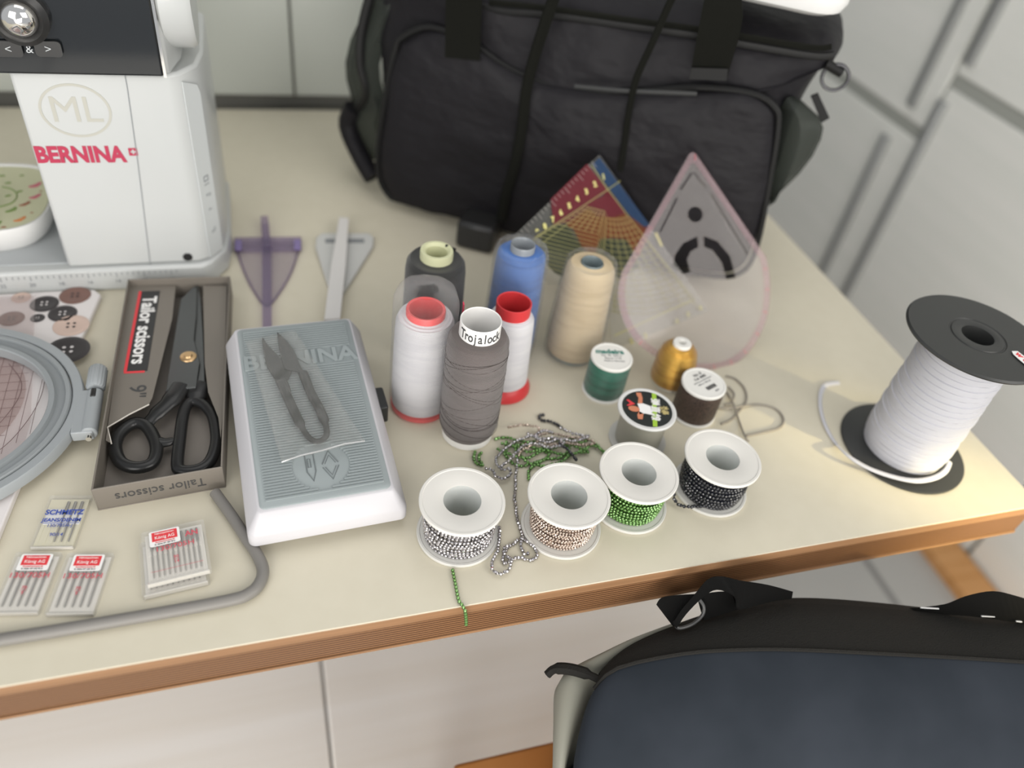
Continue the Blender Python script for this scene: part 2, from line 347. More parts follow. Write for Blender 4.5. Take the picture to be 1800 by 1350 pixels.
# graduations on the bed front
k = MB(); 
for i in range(52):
    x = -.350+i*.005; hgt = .005 if i % 5 == 0 else .003
    k.box((x, .6996, TZ+.0215-hgt/2), (.0006, .0004, hgt), LGR)
for i in range(11):
    k.text(str((30-i*2) % 100), .0055, LGR, M=Matrix.Translation((-.350+i*.025, .6995, TZ+.0115)) @ FR)
k.build('scale_marks', sm, world=True)
# side panel with port icons
sd = Vector((.014, .020, 0)); ang = math.atan2(.020, .014)
def S(u_, z): return Vector((-.064, .709, TZ+z)) + Vector((.574, .819, 0))*u_ + Vector((.819, -.574, 0))*.0006
k = MB(); outline = [(.001, .028), (.022, .028), (.022, .192), (.019, .200), (.001, .208)]
k.slab([S(u_, z) for u_, z in outline], .0012, MGL if False else mat('side_panel_white', (.56, .585, .585), .35), nrm=Vector((.819, -.574, 0))); k.build('port_panel', sm, world=True)
k = MB(); MM = Matrix.Translation(S(.012, 0)+Vector((.819, -.574, 0))*.0014) @ Matrix.Rotation(ang, 4, 'Z') @ FR
k.curve2d([rrect(.007, .006, .0008, cy=.112), rrect(.0045, .0035, .0004, cy=.112)], .0002, LGR, M=MM); k.box((0, .106, 0), (.007, .001, .0002), LGR, M=MM)
for zz, tx in ((.095, '+o'), (.079, '=-'), (.055, 'oF')): k.text(tx, .007, LGR, M=MM @ T3(0, zz, 0))
k.build('port_icons', sm, world=True)
# handwheel
k = MB(); hc = Vector((-.073, .745, TZ+.277))
k.lathe([(0, 0), (.046, 0), (.050, .003), (.050, .023), (.047, .027), (.035, .028), (0, .028)], MW, 56, M=Matrix.Translation(hc) @ Matrix.Rotation(R_(90), 4, 'Y')); k.build('handwheel', sm, world=True)

# floral pin dish on the machine bed
FD = mat('floral_tin', (.62, .62, .42), .35); PINKF = mat('flower_pink', (.60, .13, .20), .5); GRN = mat('flower_green', (.19, .30, .07), .5); ORG = mat('flower_orange', (.70, .25, .08), .5); BRN = mat('flower_brown', (.35, .12, .07), .5)
dc = P(-36, 333, .060)
dc.y -= .006
dh = thing('pin_dish', 'white-rimmed dish with a floral pattern and dark pins on the sewing machine bed', 'dish', (dc.x, dc.y, TZ+.0276))
def sup(a, b_, p=3.2, n=48): return [(a*abs(math.cos(t))**(2/p)*(1 if math.cos(t) >= 0 else -1), b_*abs(math.sin(t))**(2/p)*(1 if math.sin(t) >= 0 else -1)) for t in [2*math.pi*i/n for i in range(n)]]
k = MB(); rings = []
for s_, z in ((.84, 0), (.93, .006), (.985, .018), (1.0, .026), (.99, .0285), (.96, .0285), (.94, .026)): rings.append([(x*s_, y*s_, z) for x, y in sup(.066, .068)])
k.loft(rings, WHITE); k.build('dish', dh)
k = MB(); k.prism([(x*.93, y*.93) for x, y in sup(.066, .068)], .0262, .0270, FD)
random.seed(4)
for (x, y, cm, r) in ((.044, .022, PINKF, .006), (.047, -.001, PINKF, .005), (.040, -.015, BRN, .0045), (.040, -.044, ORG, .005), (.020, -.052, GRN, .006), (.052, .012, BRN, .002), (.024, .004, GRN, .004), (.033, .012, GRN, .004), (.030, -.026, GRN, .005), (.02, .03, GRN, .004), (.01, -.058, BRN, .003), (.030, -.055, BRN, .003), (.05, -.03, BRN, .002), (.012, .045, GRN, .004), (.03, .045, GRN, .003)):
    a = random.random()*3
    for j in range(3 if r > .0042 else 1):
        k.curve2d([[(r*.75*math.cos(t*.4), r*.34*math.sin(t*.4)) for t in range(16)]], .0003, cm, M=T3(x+.002*j, y+(j-1)*.002, .0272+.0001*j, a*.2+j*.5))
k.tube(smooth([(.016, .02, .0272), (.026, .014, .0272), (.032, .002, .0272), (.03, -.012, .0272), (.02, -.02, .0272)], 4), .0006, GRN, 5)
k.build('floral_base', dh)
pm = mat('pin_metal', (.25, .25, .24), .3, .8)
k = MB()
for i in range(70):
    a = random.random()*3.14; x = random.gauss(-.015, .014); y = random.gauss(-.02, .016); l = .012; z = .028+random.random()*.010
    k.tube([(x-l*math.cos(a), y-l*math.sin(a), z), (x+l*math.cos(a), y+l*math.sin(a), z+.002)], .0005, pm, 5)
    k.lathe([(0, .0012), (.001, .0006), (.0012, 0), (.001, -.0006), (0, -.0012)], pm if i % 3 else CHROME, 8, c=(x+l*math.cos(a), y+l*math.sin(a), z+.002))
tag(k.build('pins', dh), None, None, kind='stuff')

# ================================================================= BUTTON BOOKLET, HOOP, TEMPLATE
bk = thing('button_booklet', 'white booklet with printed buttons lying under the grey embroidery hoop', 'booklet', (-.25, .55, TZ))
bw = mat('booklet_white', (.74, .70, .69), .5)
bp_ = [P(0, 965), P(-60, 1000), P(-400, 700), P(-230, 512), (-.182, .696, TZ), (-.172, .695, TZ), (-.1655, .686, TZ), P(125, 650), P(60, 800)]
bp_ = [Vector((p[0], p[1], 0)) for p in bp_]
bp_ = [(-.208, .385), (-.262, .375), (-.42, .385), (-.40, .695), (-.182, .696), (-.172, .695), (-.1655, .686), (-.1813, .584), (-.1965, .475)]
MB().prism(bp_, TZ+.0002, TZ+.006, bw).build('pages', bk, world=True, bevel=.001)
k = MB(); bdark = mat('button_dark', (.045, .040, .042), .4); bbr = mat('button_brown', (.20, .11, .09), .4); bbe = mat('button_beige', (.62, .47, .40), .45)
for px, py, r, cm in ((37, 523, .0085, bbe), (78, 534, .0125, bdark), (132, 519, .0140, bbr), (110, 551, .0125, bdark), (66, 559, .0062, bdark), (125, 572, .0155, bbe), (128, 618, .0185, bdark), (20, 560, .011, bbr)):
    q = P(px, py, .0064); pr = [(0, .0001), (r*.62, .0001), (r*.70, .0004), (r*.9, .0004), (r, 0)]
    if px == 128: q = q+Vector((-.0045, .003, 0))
    k.lathe(pr, cm, 28, c=tuple(q))
    for dx, dy in ((1, 1), (-1, 1), (1, -1), (-1, -1)): k.lathe([(0, .0006), (r*.09, .0005)], bw if cm is bdark else bdark, 8, c=(q.x+dx*r*.17, q.y+dy*r*.17, q.z))
k.build('printed_buttons', bk, world=True)
tp = thing('clear_template', 'clear pinkish plastic template with a fine grid lying over the booklet', 'template', (-.26, .55, TZ+.0075))
k = MB(); k.prism([(-.45, .44), (-.265, .445)]+[(P(a_, b_, .008).x, P(a_, b_, .008).y) for a_, b_ in ((0, 850), (38, 795), (54, 740), (58, 620), (62, 520))]+[(-.45, .692)], TZ+.0078, TZ+.0085, film('template_film', (.97, .95, .95), .03, .10, (.70, .64, .63), .15)); k.build('sheet', tp, world=True)
k = MB(); gl_ = mat('grid_line', (.16, .10, .10), .6)
for i in range(7): k.box((-.250+i*.0085, .55, TZ+.0088), (.00035, .12+.02*math.sin(i*1.9), .0001), gl_)
for i in range(13): k.box((-.235, .49+i*.0105, TZ+.0088), (.052-.0012*abs(i-6)**1.6, .00035, .0001), gl_)
k.tube(smooth([(-.27, .47, TZ+.0088), (-.225, .478, TZ+.0088), (-.203, .515, TZ+.0088), (-.197, .56, TZ+.0088), (-.21, .60, TZ+.0088), (-.25, .622, TZ+.0088)], 6), .0003, gl_, 4)
k.tube(smooth([(-.27, .49, TZ+.0088), (-.235, .497, TZ+.0088), (-.217, .53, TZ+.0088), (-.214, .56, TZ+.0088), (-.228, .588, TZ+.0088)], 6), .0003, gl_, 4)
k.build('grid_lines', tp, world=True)
MB().prism([(x*1.0-.262, y+.545) for x, y in sup(.052, .070, 2)], TZ+.0070, TZ+.0076, film('pink_film', (.97, .92, .91), .02, .07, (.66, .54, .52), .3)).build('tinted_patch', tp, world=True)
HG = mat('hoop_grey', (.33, .352, .365), .38); HG2 = mat('hoop_inner', (.29, .31, .32), .42)
hp = thing('embroidery_hoop', 'grey oval embroidery hoop with a clamp screw, at the left edge', 'embroidery hoop', (-.28, .522, TZ+.0095))
def ell(a, b_, n=96): return [(a*math.cos(2*math.pi*i/n), b_*math.sin(2*math.pi*i/n)) for i in range(n)]
def ringmesh(a1, b1, prof, m):
    rings = []
    for d, z in prof: rings.append([(x, y, z) for x, y in ell(a1-d, b1-d)])
    rings.append(rings[0]); return MB().loft(rings, m, cap=False)
ringmesh(.119, .112, ((0, 0), (0, .008), (.001, .0095), (.0075, .0095), (.0085, .0085), (.0085, 0)), HG).build('outer_ring', hp)
ringmesh(.1098, .1028, ((0, 0), (0, .0085), (.001, .010), (.004, .010), (.0048, .0065), (.0115, .0065), (.0125, .010), (.0160, .010), (.017, .009), (.017, 0)), HG2).build('inner_ring', hp)
cl = MB(); cl.box((.1215, -.012, .0048), (.016, .050, .0095), HG); cl.tube([(.1265, -.036, .006), (.1265, .012, .006)], .0062, HG, 16); cl.box((.1265, .006, .0100), (.004, .010, .006), BLACKP); o = cl.build('clamp', hp, bevel=.001)
k = MB(); n_ = 18; pts = []
k.loft([[(.1265+rr*(1+.08*(i % 2))*math.cos(2*math.pi*i/36), yy, .008+rr*(1+.08*(i % 2))*math.sin(2*math.pi*i/36)) for i in range(36)] for yy, rr in ((.014, .0058), (.016, .0070), (.038, .0070), (.040, .0060))], HG); k.build('screw_knob', hp)
k = MB(); k.tube([(.1265, -.042, .006), (.1265, .014, .006)], .0022, CHROME, 12); k.build('screw', hp)

# ================================================================= SCISSORS BOX
BX = mat('box_taupe', (.185, .165, .140), .5); BXI = mat('box_inside', (.225, .20, .175), .6); RIMW = mat('card_edge', (.62, .58, .52), .6)
sb = thing('scissors_box', 'open taupe cardboard box lettered Tailor scissors', 'box', (-.095, .55, TZ))
FL, FR_, BR_, BL = Vector((-.1440, .4190, TZ)), Vector((-.0530, .4270, TZ)), Vector((-.0440, .6810, TZ)), Vector((-.1380, .6840, TZ))
up = Vector((0, 0, .023))
MB().slab([FL, FR_, BR_, BL], .0012, BXI, nrm=Vector((0, 0, 1))).build('floor_panel', sb, world=True)
ctr = (FL+FR_+BR_+BL)/4
def wall(a, b_, nm):
    i_ = Vector((ctr.x, ctr.y, TZ)); d = (b_-a).normalized(); n = Vector((-d.y, d.x, 0)); 
    if n.dot(i_-a) < 0: n = -n
    a = a+Vector((0, 0, .0012)); b_ = b_+Vector((0, 0, .0012))
    return MB().loft([[a, b_, b_+n*.0014, a+n*.0014], [a+up, b_+up, b_+up+n*.0014, a+up+n*.0014]], BX).build(nm, sb, world=True, bevel=.0005)
wall(BL, FL, 'side_wall'); wall(FR_, BR_, 'side_wall'); wall(BR_, BL, 'end_wall')
fw = wall(FL, FR_, 'end_wall')
k = MB(); d = (FR_-FL).normalized(); MMf = Matrix.Translation((FL+FR_)/2+Vector((0, 0, .012))+Vector((d.y, -d.x, 0))*.0003) @ Matrix(((d.x, 0, d.y, 0), (d.y, 0, -d.x, 0), (0, 1, 0, 0), (0, 0, 0, 1)))
k.text('Tailor scissors', .0125, MARK, M=MMf @ Matrix.Rotation(R_(180), 4, 'Z'), sx=.88); k.build('lettering', sb, world=True)
Z1 = .0165
k = MB()
k.slab(PP([(226, 503), (309, 503), (303, 560), (283, 640), (268, 700), (262, 711), (228, 728), (189, 751), (196, 780), (186, 775)], Z1), .0006, BX, nrm=Vector((0, 0, 1)))
k.slab(PP([(357, 503), (399, 503), (394, 700), (388, 772), (384, 735), (366, 690), (360, 640)], Z1), .0006, BX, nrm=Vector((0, 0, 1)))
k.tube(PP([(262, 711), (228, 728), (189, 751), (196, 780)], Z1+.0006), .0006, RIMW, 5)
k.build('card_insert', sb, world=True)
# print on the insert (turned to read from the right)
q0, q1 = P(262, 514, Z1+.0008), P(238, 650, Z1+.0008)
ax = (q1-q0).normalized(); ay = Vector((0, 0, 1)).cross(ax); MT = Matrix.Translation((q0+q1)/2+ay*.000) @ Matrix(((ax.x, ay.x, 0, 0), (ax.y, ay.y, 0, 0), (0, 0, 1, 0), (0, 0, 0, 1)))
L_ = (q1-q0).length
k = MB(); blk = mat('label_black', (.03, .03, .03), .5)
k.box((0, 0.0015, 0), (L_+.004, .0165, .0003), blk, M=MT); k.box((0, -.0080, .0001), (L_+.004, .0025, .0003), RED, M=MT); k.box((L_/2+.003, -.0005, .0001), (.0022, .0165, .0003), RED, M=MT)
k.text('Tailor scissors', .0172, PAPER, M=MT @ T3(0, .0012, .0004), bold=.0004, sx=.98)
k.text('9"', .019, MARK, M=Matrix.Translation(P(240, 688, Z1+.0008)) @ MT.to_3x3().to_4x4(), bold=.0001)
k.build('printed_label', sb, world=True)
# scissors
STB = mat('blade_steel', (.115, .12, .12), .25, .8); HB = mat('handle_black', (.016, .016, .016), .28)
ts = thing('tailor_scissors', 'black-handled tailor scissors lying in the taupe box', 'scissors', (-.08, .53, TZ+.0015))
k = MB(); k.slab(PP([(343, 505), (350, 505), (355, 545), (358, 594), (360, 640), (361, 684), (330, 690), (316, 640), (322, 578), (330, 529)], .0135), .0022, STB, nrm=Vector((0, 0, 1))); k.build('blade', ts, world=True, bevel=.0006)
k = MB(); k.slab(PP([(341, 506), (347, 508), (346, 560), (342, 600), (352, 640), (345, 684), (292, 690), (300, 640), (310, 578), (318, 529)], .0160), .0022, STB, nrm=Vector((0, 0, 1))); k.build('blade', ts, world=True, bevel=.0006)
k = MB(); k.lathe([(0, .0022), (.003, .0022), (.0038, .0012), (.0055, .0010), (.0068, .0006), (.0072, 0)], mat('brass', (.62, .42, .22), .3, .9), 28, c=tuple(P(331, 627, .0184))); k.build('pivot_screw', ts, world=True)
hl = smooth(PP([(240, 743), (258, 750), (272, 773), (275, 795), (266, 815), (240, 822), (214, 814), (203, 791), (207, 768), (222, 751)], .0105), 5, True)
k = MB(); k.tube(hl, .0052, HB, 12, closed=True, flat=.85, up=(0, 0, 1)); k.tube(smooth(PP([(318, 678, .0155), (300, 704, .0155), (275, 727, .013), (256, 748, .0105)]), 4), [.0085]*5+[.007]*4+[.0055]*4, HB, 12, flat=.5, up=(0, 0, 1))
k.tube(smooth(PP([(272, 778, .0105), (292, 778, .0105), (306, 774, .0105)]), 3), [.0055, .0055, .005, .004, .004, .0035, .003], HB, 10, flat=.7, up=(0, 0, 1)); k.build('handle', ts, world=True)
hr = smooth(PP([(335, 706), (323, 725), (316, 773), (312, 818), (322, 828), (350, 825), (369, 811), (379, 785), (380, 760), (373, 729), (355, 710)], .0105), 5, True)
k = MB(); k.tube(hr, .0050, HB, 12, closed=True, flat=.85, up=(0, 0, 1)); k.tube(smooth(PP([(350, 676, .0125), (345, 692, .0125), (342, 706, .0105)]), 4), [.010]*3+[.009]*3+[.008]*3, HB, 12, flat=.5, up=(0, 0, 1)); k.build('handle', ts, world=True)

# ================================================================= NEEDLE PACKS
CLR = film('pack_clear', (.99, .99, .99), .05, .10, (.92, .91, .88), .08); CWH = mat('pack_insert_white', (.72, .69, .63), .5); CRM = mat('pack_insert_cream', (.70, .66, .50), .5)
NST = mat('needle_steel', (.33, .32, .30), .4, .5); BLU = mat('print_blue', (.05, .09, .38), .5); PRED = mat('pack_print_red', (.62, .10, .13), .5)
def pack(label, c, rz, w_, l_, t_, n, kind, z=0, group='needle packs on the table'):
    r = thing('needle_pack', label, 'needle pack', (c[0], c[1], TZ+z), rz, group)
    ins = CWH if kind != 'jeans' else CRM
    k = MB(); k.box((0, 0, t_*.28), (w_*.90, l_*.90, t_*.45), ins)
    pitch = w_*.80/n
    for i in range(n+1): k.box((-w_*.40+i*pitch, -l_*.10, t_*.52), (pitch*.42, l_*.62, t_*.12), ins)
    k.box((0, l_*.08, t_*.56), (w_*.84, l_*.08, t_*.12), ins) if kind == 'ten' else None
    if kind == 'jeans': k.box((0, l_*.10, t_*.60), (w_*.84, l_*.30, t_*.10), PAPER)
    k.build('insert', r)
    for i in range(n):
        if kind == 'jeans' and i < 2: continue
        x = -w_*.40+(i+.5)*pitch
        k = MB(); k.tube([(x, l_*.38, t_*.72), (x, l_*.16, t_*.72)], pitch*.25, NST, 8); k.tube([(x, l_*.16, t_*.70), (x, -l_*.38, t_*.70)], [pitch*.15, pitch*.10], NST, 6); k.build('needle', r)
    k = MB(); k.prism(rrect(w_, l_, .0012, 3), 0.0001, t_, CLR); k.build('case', r)
    k = MB(); k.box((0, -l_*.5+.0006, t_*.5), (w_*.94, .0011, t_*.7), CWH); k.build('case_lip', r)
    k = MB(); zt = t_+.0002
    if kind == 'jeans':
        k.text('SCHMETZ', .0062, BLU, M=T3(0, .0075, zt), bold=.00018, sx=.95); k.text('JEANS/DENIM', .0044, BLU, M=T3(0, .0005, zt), bold=.0001); k.box((0, -.0022, zt), (.025, .0003, .0001), BLU)
        k.text('130/705H-J', .0038, BLU, M=T3(0, -.0045, zt)); k.text('90/14', .0040, BLU, M=T3(0, -.0125, zt)); k.build('lettering', r)
    else:
        lx = 0 if kind == 'five' else -w_*.14
        k.prism(rrect(.0205, .0135, .0014), zt-.0001, zt+.0001, PAPER, M=T3(lx, l_*.5-.0085, 0))
        k.box((lx, l_*.5-.0070, zt+.0002), (.0170, .0080, .0001), RED)
        k.text('König AG', .0036, PAPER, M=T3(lx, l_*.5-.0082, zt+.0003), sx=.93); k.text('Nähmaschinen', .0022, PAPER, M=T3(lx, l_*.5-.0045, zt+.0003))
        k.text('Rorschacherstrasse 50', .0014, RED, M=T3(lx, l_*.5-.0122, zt+.0003)); k.text('St. Gallen 071 222 78 21', .0014, MARK, M=T3(lx, l_*.5-.0140, zt+.0003)); k.build('sticker', r)
        k = MB(); k.text('130/705H', .0058, PRED, M=T3(0, l_*.10 if kind == 'ten' else l_*.10, zt+.0001), sx=1.15)
        nn = ('90', '14') if kind == 'ten' else ('70', '9')
        k.text(nn[0], .0036, PRED, M=T3(0, -.005, zt+.0001)); k.box((0, -.0070, zt+.0001), (.004, .0002, .0001), PRED); k.text(nn[1], .0036, PRED, M=T3(0, -.0090, zt+.0001))
        if kind == 'ten': k.text('AN', .0062, PRED, M=T3(w_*.28, l_*.28, zt), bold=.0001); k.box((0, -l_*.30, zt), (w_*.8, .0002, .0001), PRED)
        k.build('lettering', r)
    return r
pack('needle pack with blue lettering and three needles, in front of the scissors box', (-.1670, .4110), R_(-9), .0295, .0470, .0035, 5, 'jeans')
pack('needle pack with a red sticker at the left edge of the photo', (-.1820, .3610), R_(-10), .0300, .0480, .0040, 5, 'five')
pack('needle pack with a red sticker, second from the left edge in the front row', (-.1483, .3540), R_(-10), .0310, .0485, .0040, 5, 'five')
pack('wide needle pack underneath another, only its front and edges showing', (-.0885, .3590), R_(6), .0440, .0460, .0052, 10, 'ten')
pack('wide ten-needle pack with a red sticker, topmost of the stacked two', (-.0865, .3640), R_(7), .0430, .0460, .0052, 10, 'ten', z=.0058)

# grey bent rod
rod = tag(MB().tube(smooth(PP([(-120, 1143), (0, 1125), (200, 1092), (395, 1057), (440, 1042), (458, 1022), (462, 1000), (452, 975), (432, 945), (408, 908), (378, 866)], .0045), 6), .0044, mat('rod_grey', (.20, .19, .175), .45), 14).build('bent_rod'), 'grey bent metal rod curving round the needle packs at the front left', 'metal rod')

# ================================================================= FOOT PEDAL
fp = thing('foot_pedal', 'white and grey foot pedal with ribbed rubber pad', 'foot pedal', (.0165, .4640, TZ), R_(3.2))
W2, L2 = .0590, .1020
def zt_(y): return .0345+(y+L2)/(2*L2)*.0185
def ring(wx, y0, y1, zf, r=.006):
    o = []
    for x, y in rrect(2*wx, y1-y0, r, 5, 0, (y0+y1)/2): o.append((x, y, zf(y)))
    return o
k = MB(); PWM = mat('pedal_white', (.54, .53, .55), .38)
k.loft([ring(W2, -L2, L2, lambda y: .0093), ring(W2, -L2, L2, lambda y: zt_(y)-.016), ring(W2-.001, -L2+.001, L2-.001, lambda y: zt_(y)-.0130), ring(W2-.0085, -L2+.0085, L2-.003, lambda y: zt_(y)-.0008, .004), ring(W2-.0095, -L2+.0095, L2-.004, lambda y: zt_(y), .004)], PWM)
k.build('housing', fp, bevel=.0008)
for sx in (-1, 1):
    for sy in (-1, 1): MB().lathe([(0, 0), (.007, 0), (.006, .0095), (0, .0095)], BLACKP, 16, c=(sx*.040, sy*.078, 0)).build('rubber_foot', fp)
PAD = mat('pad_grey', (.285, .32, .325), .55); PADD = mat('pad_groove', (.17, .19, .195), .6)
slope = math.atan2(.0185, 2*L2)
def padM(x, y, dz): return T3(x, y, zt_(y)+dz, rx=slope)
k = MB(); pw, y0, y1 = .0480, -.0905, .0960
k.loft([ring(pw, y0, y1, lambda y: zt_(y)-.0004, .004), ring(pw, y0, y1, lambda y: zt_(y)+.0010, .004), ring(pw-.0006, y0+.0006, y1-.0006, lambda y: zt_(y)+.0014, .004)], PAD)
cy0 = -.061; cr = .0215
yy = y0+.006
while yy < y1-.004:
    segs = [(-pw+.0045, pw-.0045)]
    if abs(yy-cy0) < cr: hw = math.sqrt(cr*cr-(yy-cy0)**2); segs = [(-pw+.0045, -hw), (hw, pw-.0045)]
    if .044 < yy < .062: segs = [(-pw+.0035, -pw+.0045)]
    for a, b_ in segs:
        if b_-a > .001: k.box(((a+b_)/2, 0, 0), (b_-a, .0014, .0010), PAD, M=padM(0, yy, .0016) if False else padM(0, yy, .0018))
    yy += .00265
k.build('rubber_pad', fp)
k = MB(); k.text('BERNINA', .0225, PAD, M=padM(0, .053, .0020), t=.0014, bold=.0006, sx=1.0); k.build('raised_lettering', fp)
k = MB(); 
def line(pts, r=.0005): k.tube([(x, y, zt_(y)+.0016) for x, y in pts], r, PADD, 6)
line([(-.011, cy0+.012), (-.0045, cy0+.012), (-.0045, cy0-.004), (-.0072, cy0-.013), (-.011, cy0-.004), (-.011, cy0+.012)]); line([(-.0095, cy0+.008), (-.0075, cy0+.008), (-.0075, cy0), (-.0095, cy0), (-.0095, cy0+.008)], .0004)
line([(.001, cy0+.001), (.007, cy0+.013), (.013, cy0+.001)]); line([(.001, cy0-.002), (.007, cy0-.014), (.013, cy0-.002)]); line([(.003, cy0+.001), (.007, cy0+.009), (.011, cy0+.001)], .0003); line([(.003, cy0-.002), (.007, cy0-.010), (.011, cy0-.002)], .0003)
k.build('raised_icons', fp)
k = MB(); k.prism(rrect(.008, .026, .002), .012, .030, BLACKP, M=T3(.0615, .014, 0)); k.build('cord_socket', fp, bevel=.001)

# snips in a clear bag
def PS(px, py, dz=0):                        # on the sloping pad
    h = .045
    for _ in range(8):
        q = P(px, py, h); l = fp.matrix_basis.inverted() @ q; h = zt_(l.y)+.0024+dz
    return P(px, py, h)
sn = thing('thread_snips', 'dark metal thread snips lying on the foot pedal', 'snips', tuple(PS(530, 690)))
SNM = mat('snips_metal', (.018, .019, .018), .42, .2)
nrm_ = (fp.matrix_basis.to_3x3() @ Vector((0, -math.sin(slope), math.cos(slope)))).normalized()
k = MB(); k.slab([PS(x, y, .0008) for x, y in ((461, 594), (475, 612), (499, 636), (515, 650), (506, 672), (512, 688), (500, 690), (484, 670), (469, 646), (462, 614))], .0016, SNM, nrm=nrm_); k.build('blade', sn, world=True, bevel=.0004)
k = MB(); k.slab([PS(x, y, .0026) for x, y in ((487, 585), (504, 600), (516, 616), (530, 646), (540, 668), (530, 672), (522, 655), (500, 650), (494, 630), (489, 605))], .0016, SNM, nrm=nrm_); k.build('blade', sn, world=True, bevel=.0004)
k = MB(); us = smooth([PS(x, y, .0035) for x, y in ((492, 668), (502, 690), (518, 725), (534, 757), (548, 773), (563, 775), (574, 764), (572, 745), (560, 715), (546, 690), (533, 655))], 5)
k.tube(us, [.0040 if i < 14 or i > len(us)-16 else .0024 for i in range(len(us))], SNM, 10, flat=.7, up=tuple(nrm_)); k.build('spring_handle', sn, world=True)
BAGF = film('bag_film', (.99, .99, .985), .09, .035, (.85, .85, .80), .12, (260, .0003))
pb = thing('plastic_bag', 'small clear plastic bag around the thread snips on the foot pedal', 'plastic bag', tuple(PS(530, 700)))
random.seed(9)
def sheet(corners, nu, nv, fn, m, seed=1):
    a, b_, c_, d_ = corners; rows = []
    rnd = random.Random(seed); wv = [(rnd.uniform(1, 9), rnd.uniform(1, 9), rnd.random()*6) for _ in range(7)]
    for j in range(nv+1):
        r_ = []
        for i in range(nu+1):
            u_, v_ = i/nu, j/nv
            x = (a[0]*(1-u_)+b_[0]*u_)*(1-v_)+(d_[0]*(1-u_)+c_[0]*u_)*v_; y = (a[1]*(1-u_)+b_[1]*u_)*(1-v_)+(d_[1]*(1-u_)+c_[1]*u_)*v_
            r_.append(fn(x, y, sum(abs(math.sin(p*u_*2.2+q*v_*2.2+s)) for p, q, s in wv)/7))
        rows.append(r_)
    k = MB(); k.loft(rows, m, closed=False); return k
k = sheet([(432, 600), (518, 580), (641, 775), (495, 812)], 22, 34, lambda x, y, w_: PS(x, y, .0055+.0028*w_), BAGF)
o = k.build('film', pb, world=True); o.data.set_sharp_from_angle(angle=R_(60)); so = o.modifiers.new('s', 'SOLIDIFY'); so.thickness = .0001
k = MB(); k.tube([PS(495, 812, .007), PS(530, 800, .0085), PS(565, 792, .007), PS(605, 780, .009), PS(641, 775, .007)], .0007, film('film_edge', (1, 1, 1), .6, .35, (.9, .9, .88), .1), 6); k.build('folded_hem', pb, world=True)

# purple and white guide tools
PUR = film('purple_plastic', (.74, .69, .80), .08, .12, (.46, .40, .54), .2); PUR2 = mat('purple_dense', (.22, .17, .36), .35); PURL = film('lilac_plastic', (.90, .87, .90), .08, .16, (.62, .58, .60), .2)
pt = thing('seam_guide', 'purple see-through seam guide shaped like a shield with a central bar', 'seam guide', (-.006, .72, TZ))
MB().box((-.0068+.0, .785, TZ+.006), (.0085, .062, .010), PUR).build('bar', pt, world=True, bevel=.001) 
k = MB(); k.slab(PP([(461, 437), (477, 437), (478, 610), (462, 612)], .004), .004, PUR, nrm=Vector((0, 0, 1))); k.build('bar', pt, world=True)
k = MB(); k.slab(PP([(412, 421), (530, 420), (530, 443), (412, 445)], .0015), .0035, PUR, nrm=Vector((0, 0, 1))); k.build('crosspiece', pt, world=True, bevel=.001)
for px in ((413, 424, 425, 441), (517, 423, 529, 440)):
    k = MB(); k.slab(PP([(px[0], px[1]), (px[2], px[1]), (px[2], px[3]), (px[0], px[3])], .005), .002, PUR2, nrm=Vector((0, 0, 1))); k.build('end_stop', pt, world=True, bevel=.0005)
shp = smooth(PP([(418, 446), (430, 480), (448, 515), (469, 540), (492, 515), (512, 480), (524, 445)], .001), 6)
k = MB(); k.slab(shp, .0015, PURL, nrm=Vector((0, 0, 1))); k.build('shield_plate', pt, world=True)
k = MB(); k.tube([q+Vector((0, 0, .0015)) for q in shp], .0011, PUR, 6); k.build('rim', pt, world=True)
wt = thing('white_seam_guide', 'white plastic seam guide with a long bar over a triangular plate', 'seam guide', (.06, .72, TZ))
WT = mat('guide_white', (.66, .64, .62), .4); WT2 = mat('guide_plate', (.56, .56, .54), .4)
k = MB(); k.slab(PP([(596, 386), (613, 388), (608, 470), (598, 565), (570, 566), (582, 470)], .010), .004, WT, nrm=Vector((0, 0, 1))); k.build('bar', wt, world=True, bevel=.001)
k = MB(); k.slab(PP([(556, 424), (566, 416), (648, 416), (657, 424), (656, 438), (612, 508), (600, 525), (584, 525), (574, 500), (555, 440)], .0005), .005, WT2, nrm=Vector((0, 0, 1))); k.build('plate', wt, world=True, bevel=.001)
k = MB(); k.slab(PP([(572, 421), (640, 421), (640, 427), (572, 427)], .0056), .001, mat('guide_slot', (.22, .23, .24), .6), nrm=Vector((0, 0, 1))); k.build('slot', wt, world=True)

# ================================================================= THREAD CONES
def thread_mat(name, c, dark=None, metal=0, rough=.65, sc_=1, amp=.00035):
    if name in MATS: return MATS[name]
    m = mat(name, c, rough, metal, bump=('wave', (6, 6, 330*sc_), amp, 3.0), sheen=.25); nt = m.node_tree; b = nt.nodes['Principled BSDF']
    # criss-cross winding: slight colour change by angle and height
    tc = nt.nodes.new('ShaderNodeTexCoord'); mp = nt.nodes.new('ShaderNodeMapping'); mp.inputs['Scale'].default_value = (22, 22, 150)
    n = nt.nodes.new('ShaderNodeTexNoise'); n.inputs['Scale'].default_value = 1; n.inputs['Detail'].default_value = 3
    r = nt.nodes.new('ShaderNodeValToRGB'); r.color_ramp.elements[0].position = .40; r.color_ramp.elements[1].position = .56
    d = dark or tuple(x*.80 for x in c)
    r.color_ramp.elements[0].color = (*d, 1); r.color_ramp.elements[1].color = (*c, 1)
    nt.links.new(tc.outputs['Object'], mp.inputs[0]); nt.links.new(mp.outputs[0], n.inputs['Vector']); nt.links.new(n.outputs['Fac'], r.inputs[0]); nt.links.new(r.outputs[0], b.inputs['Base Color'])
    return m
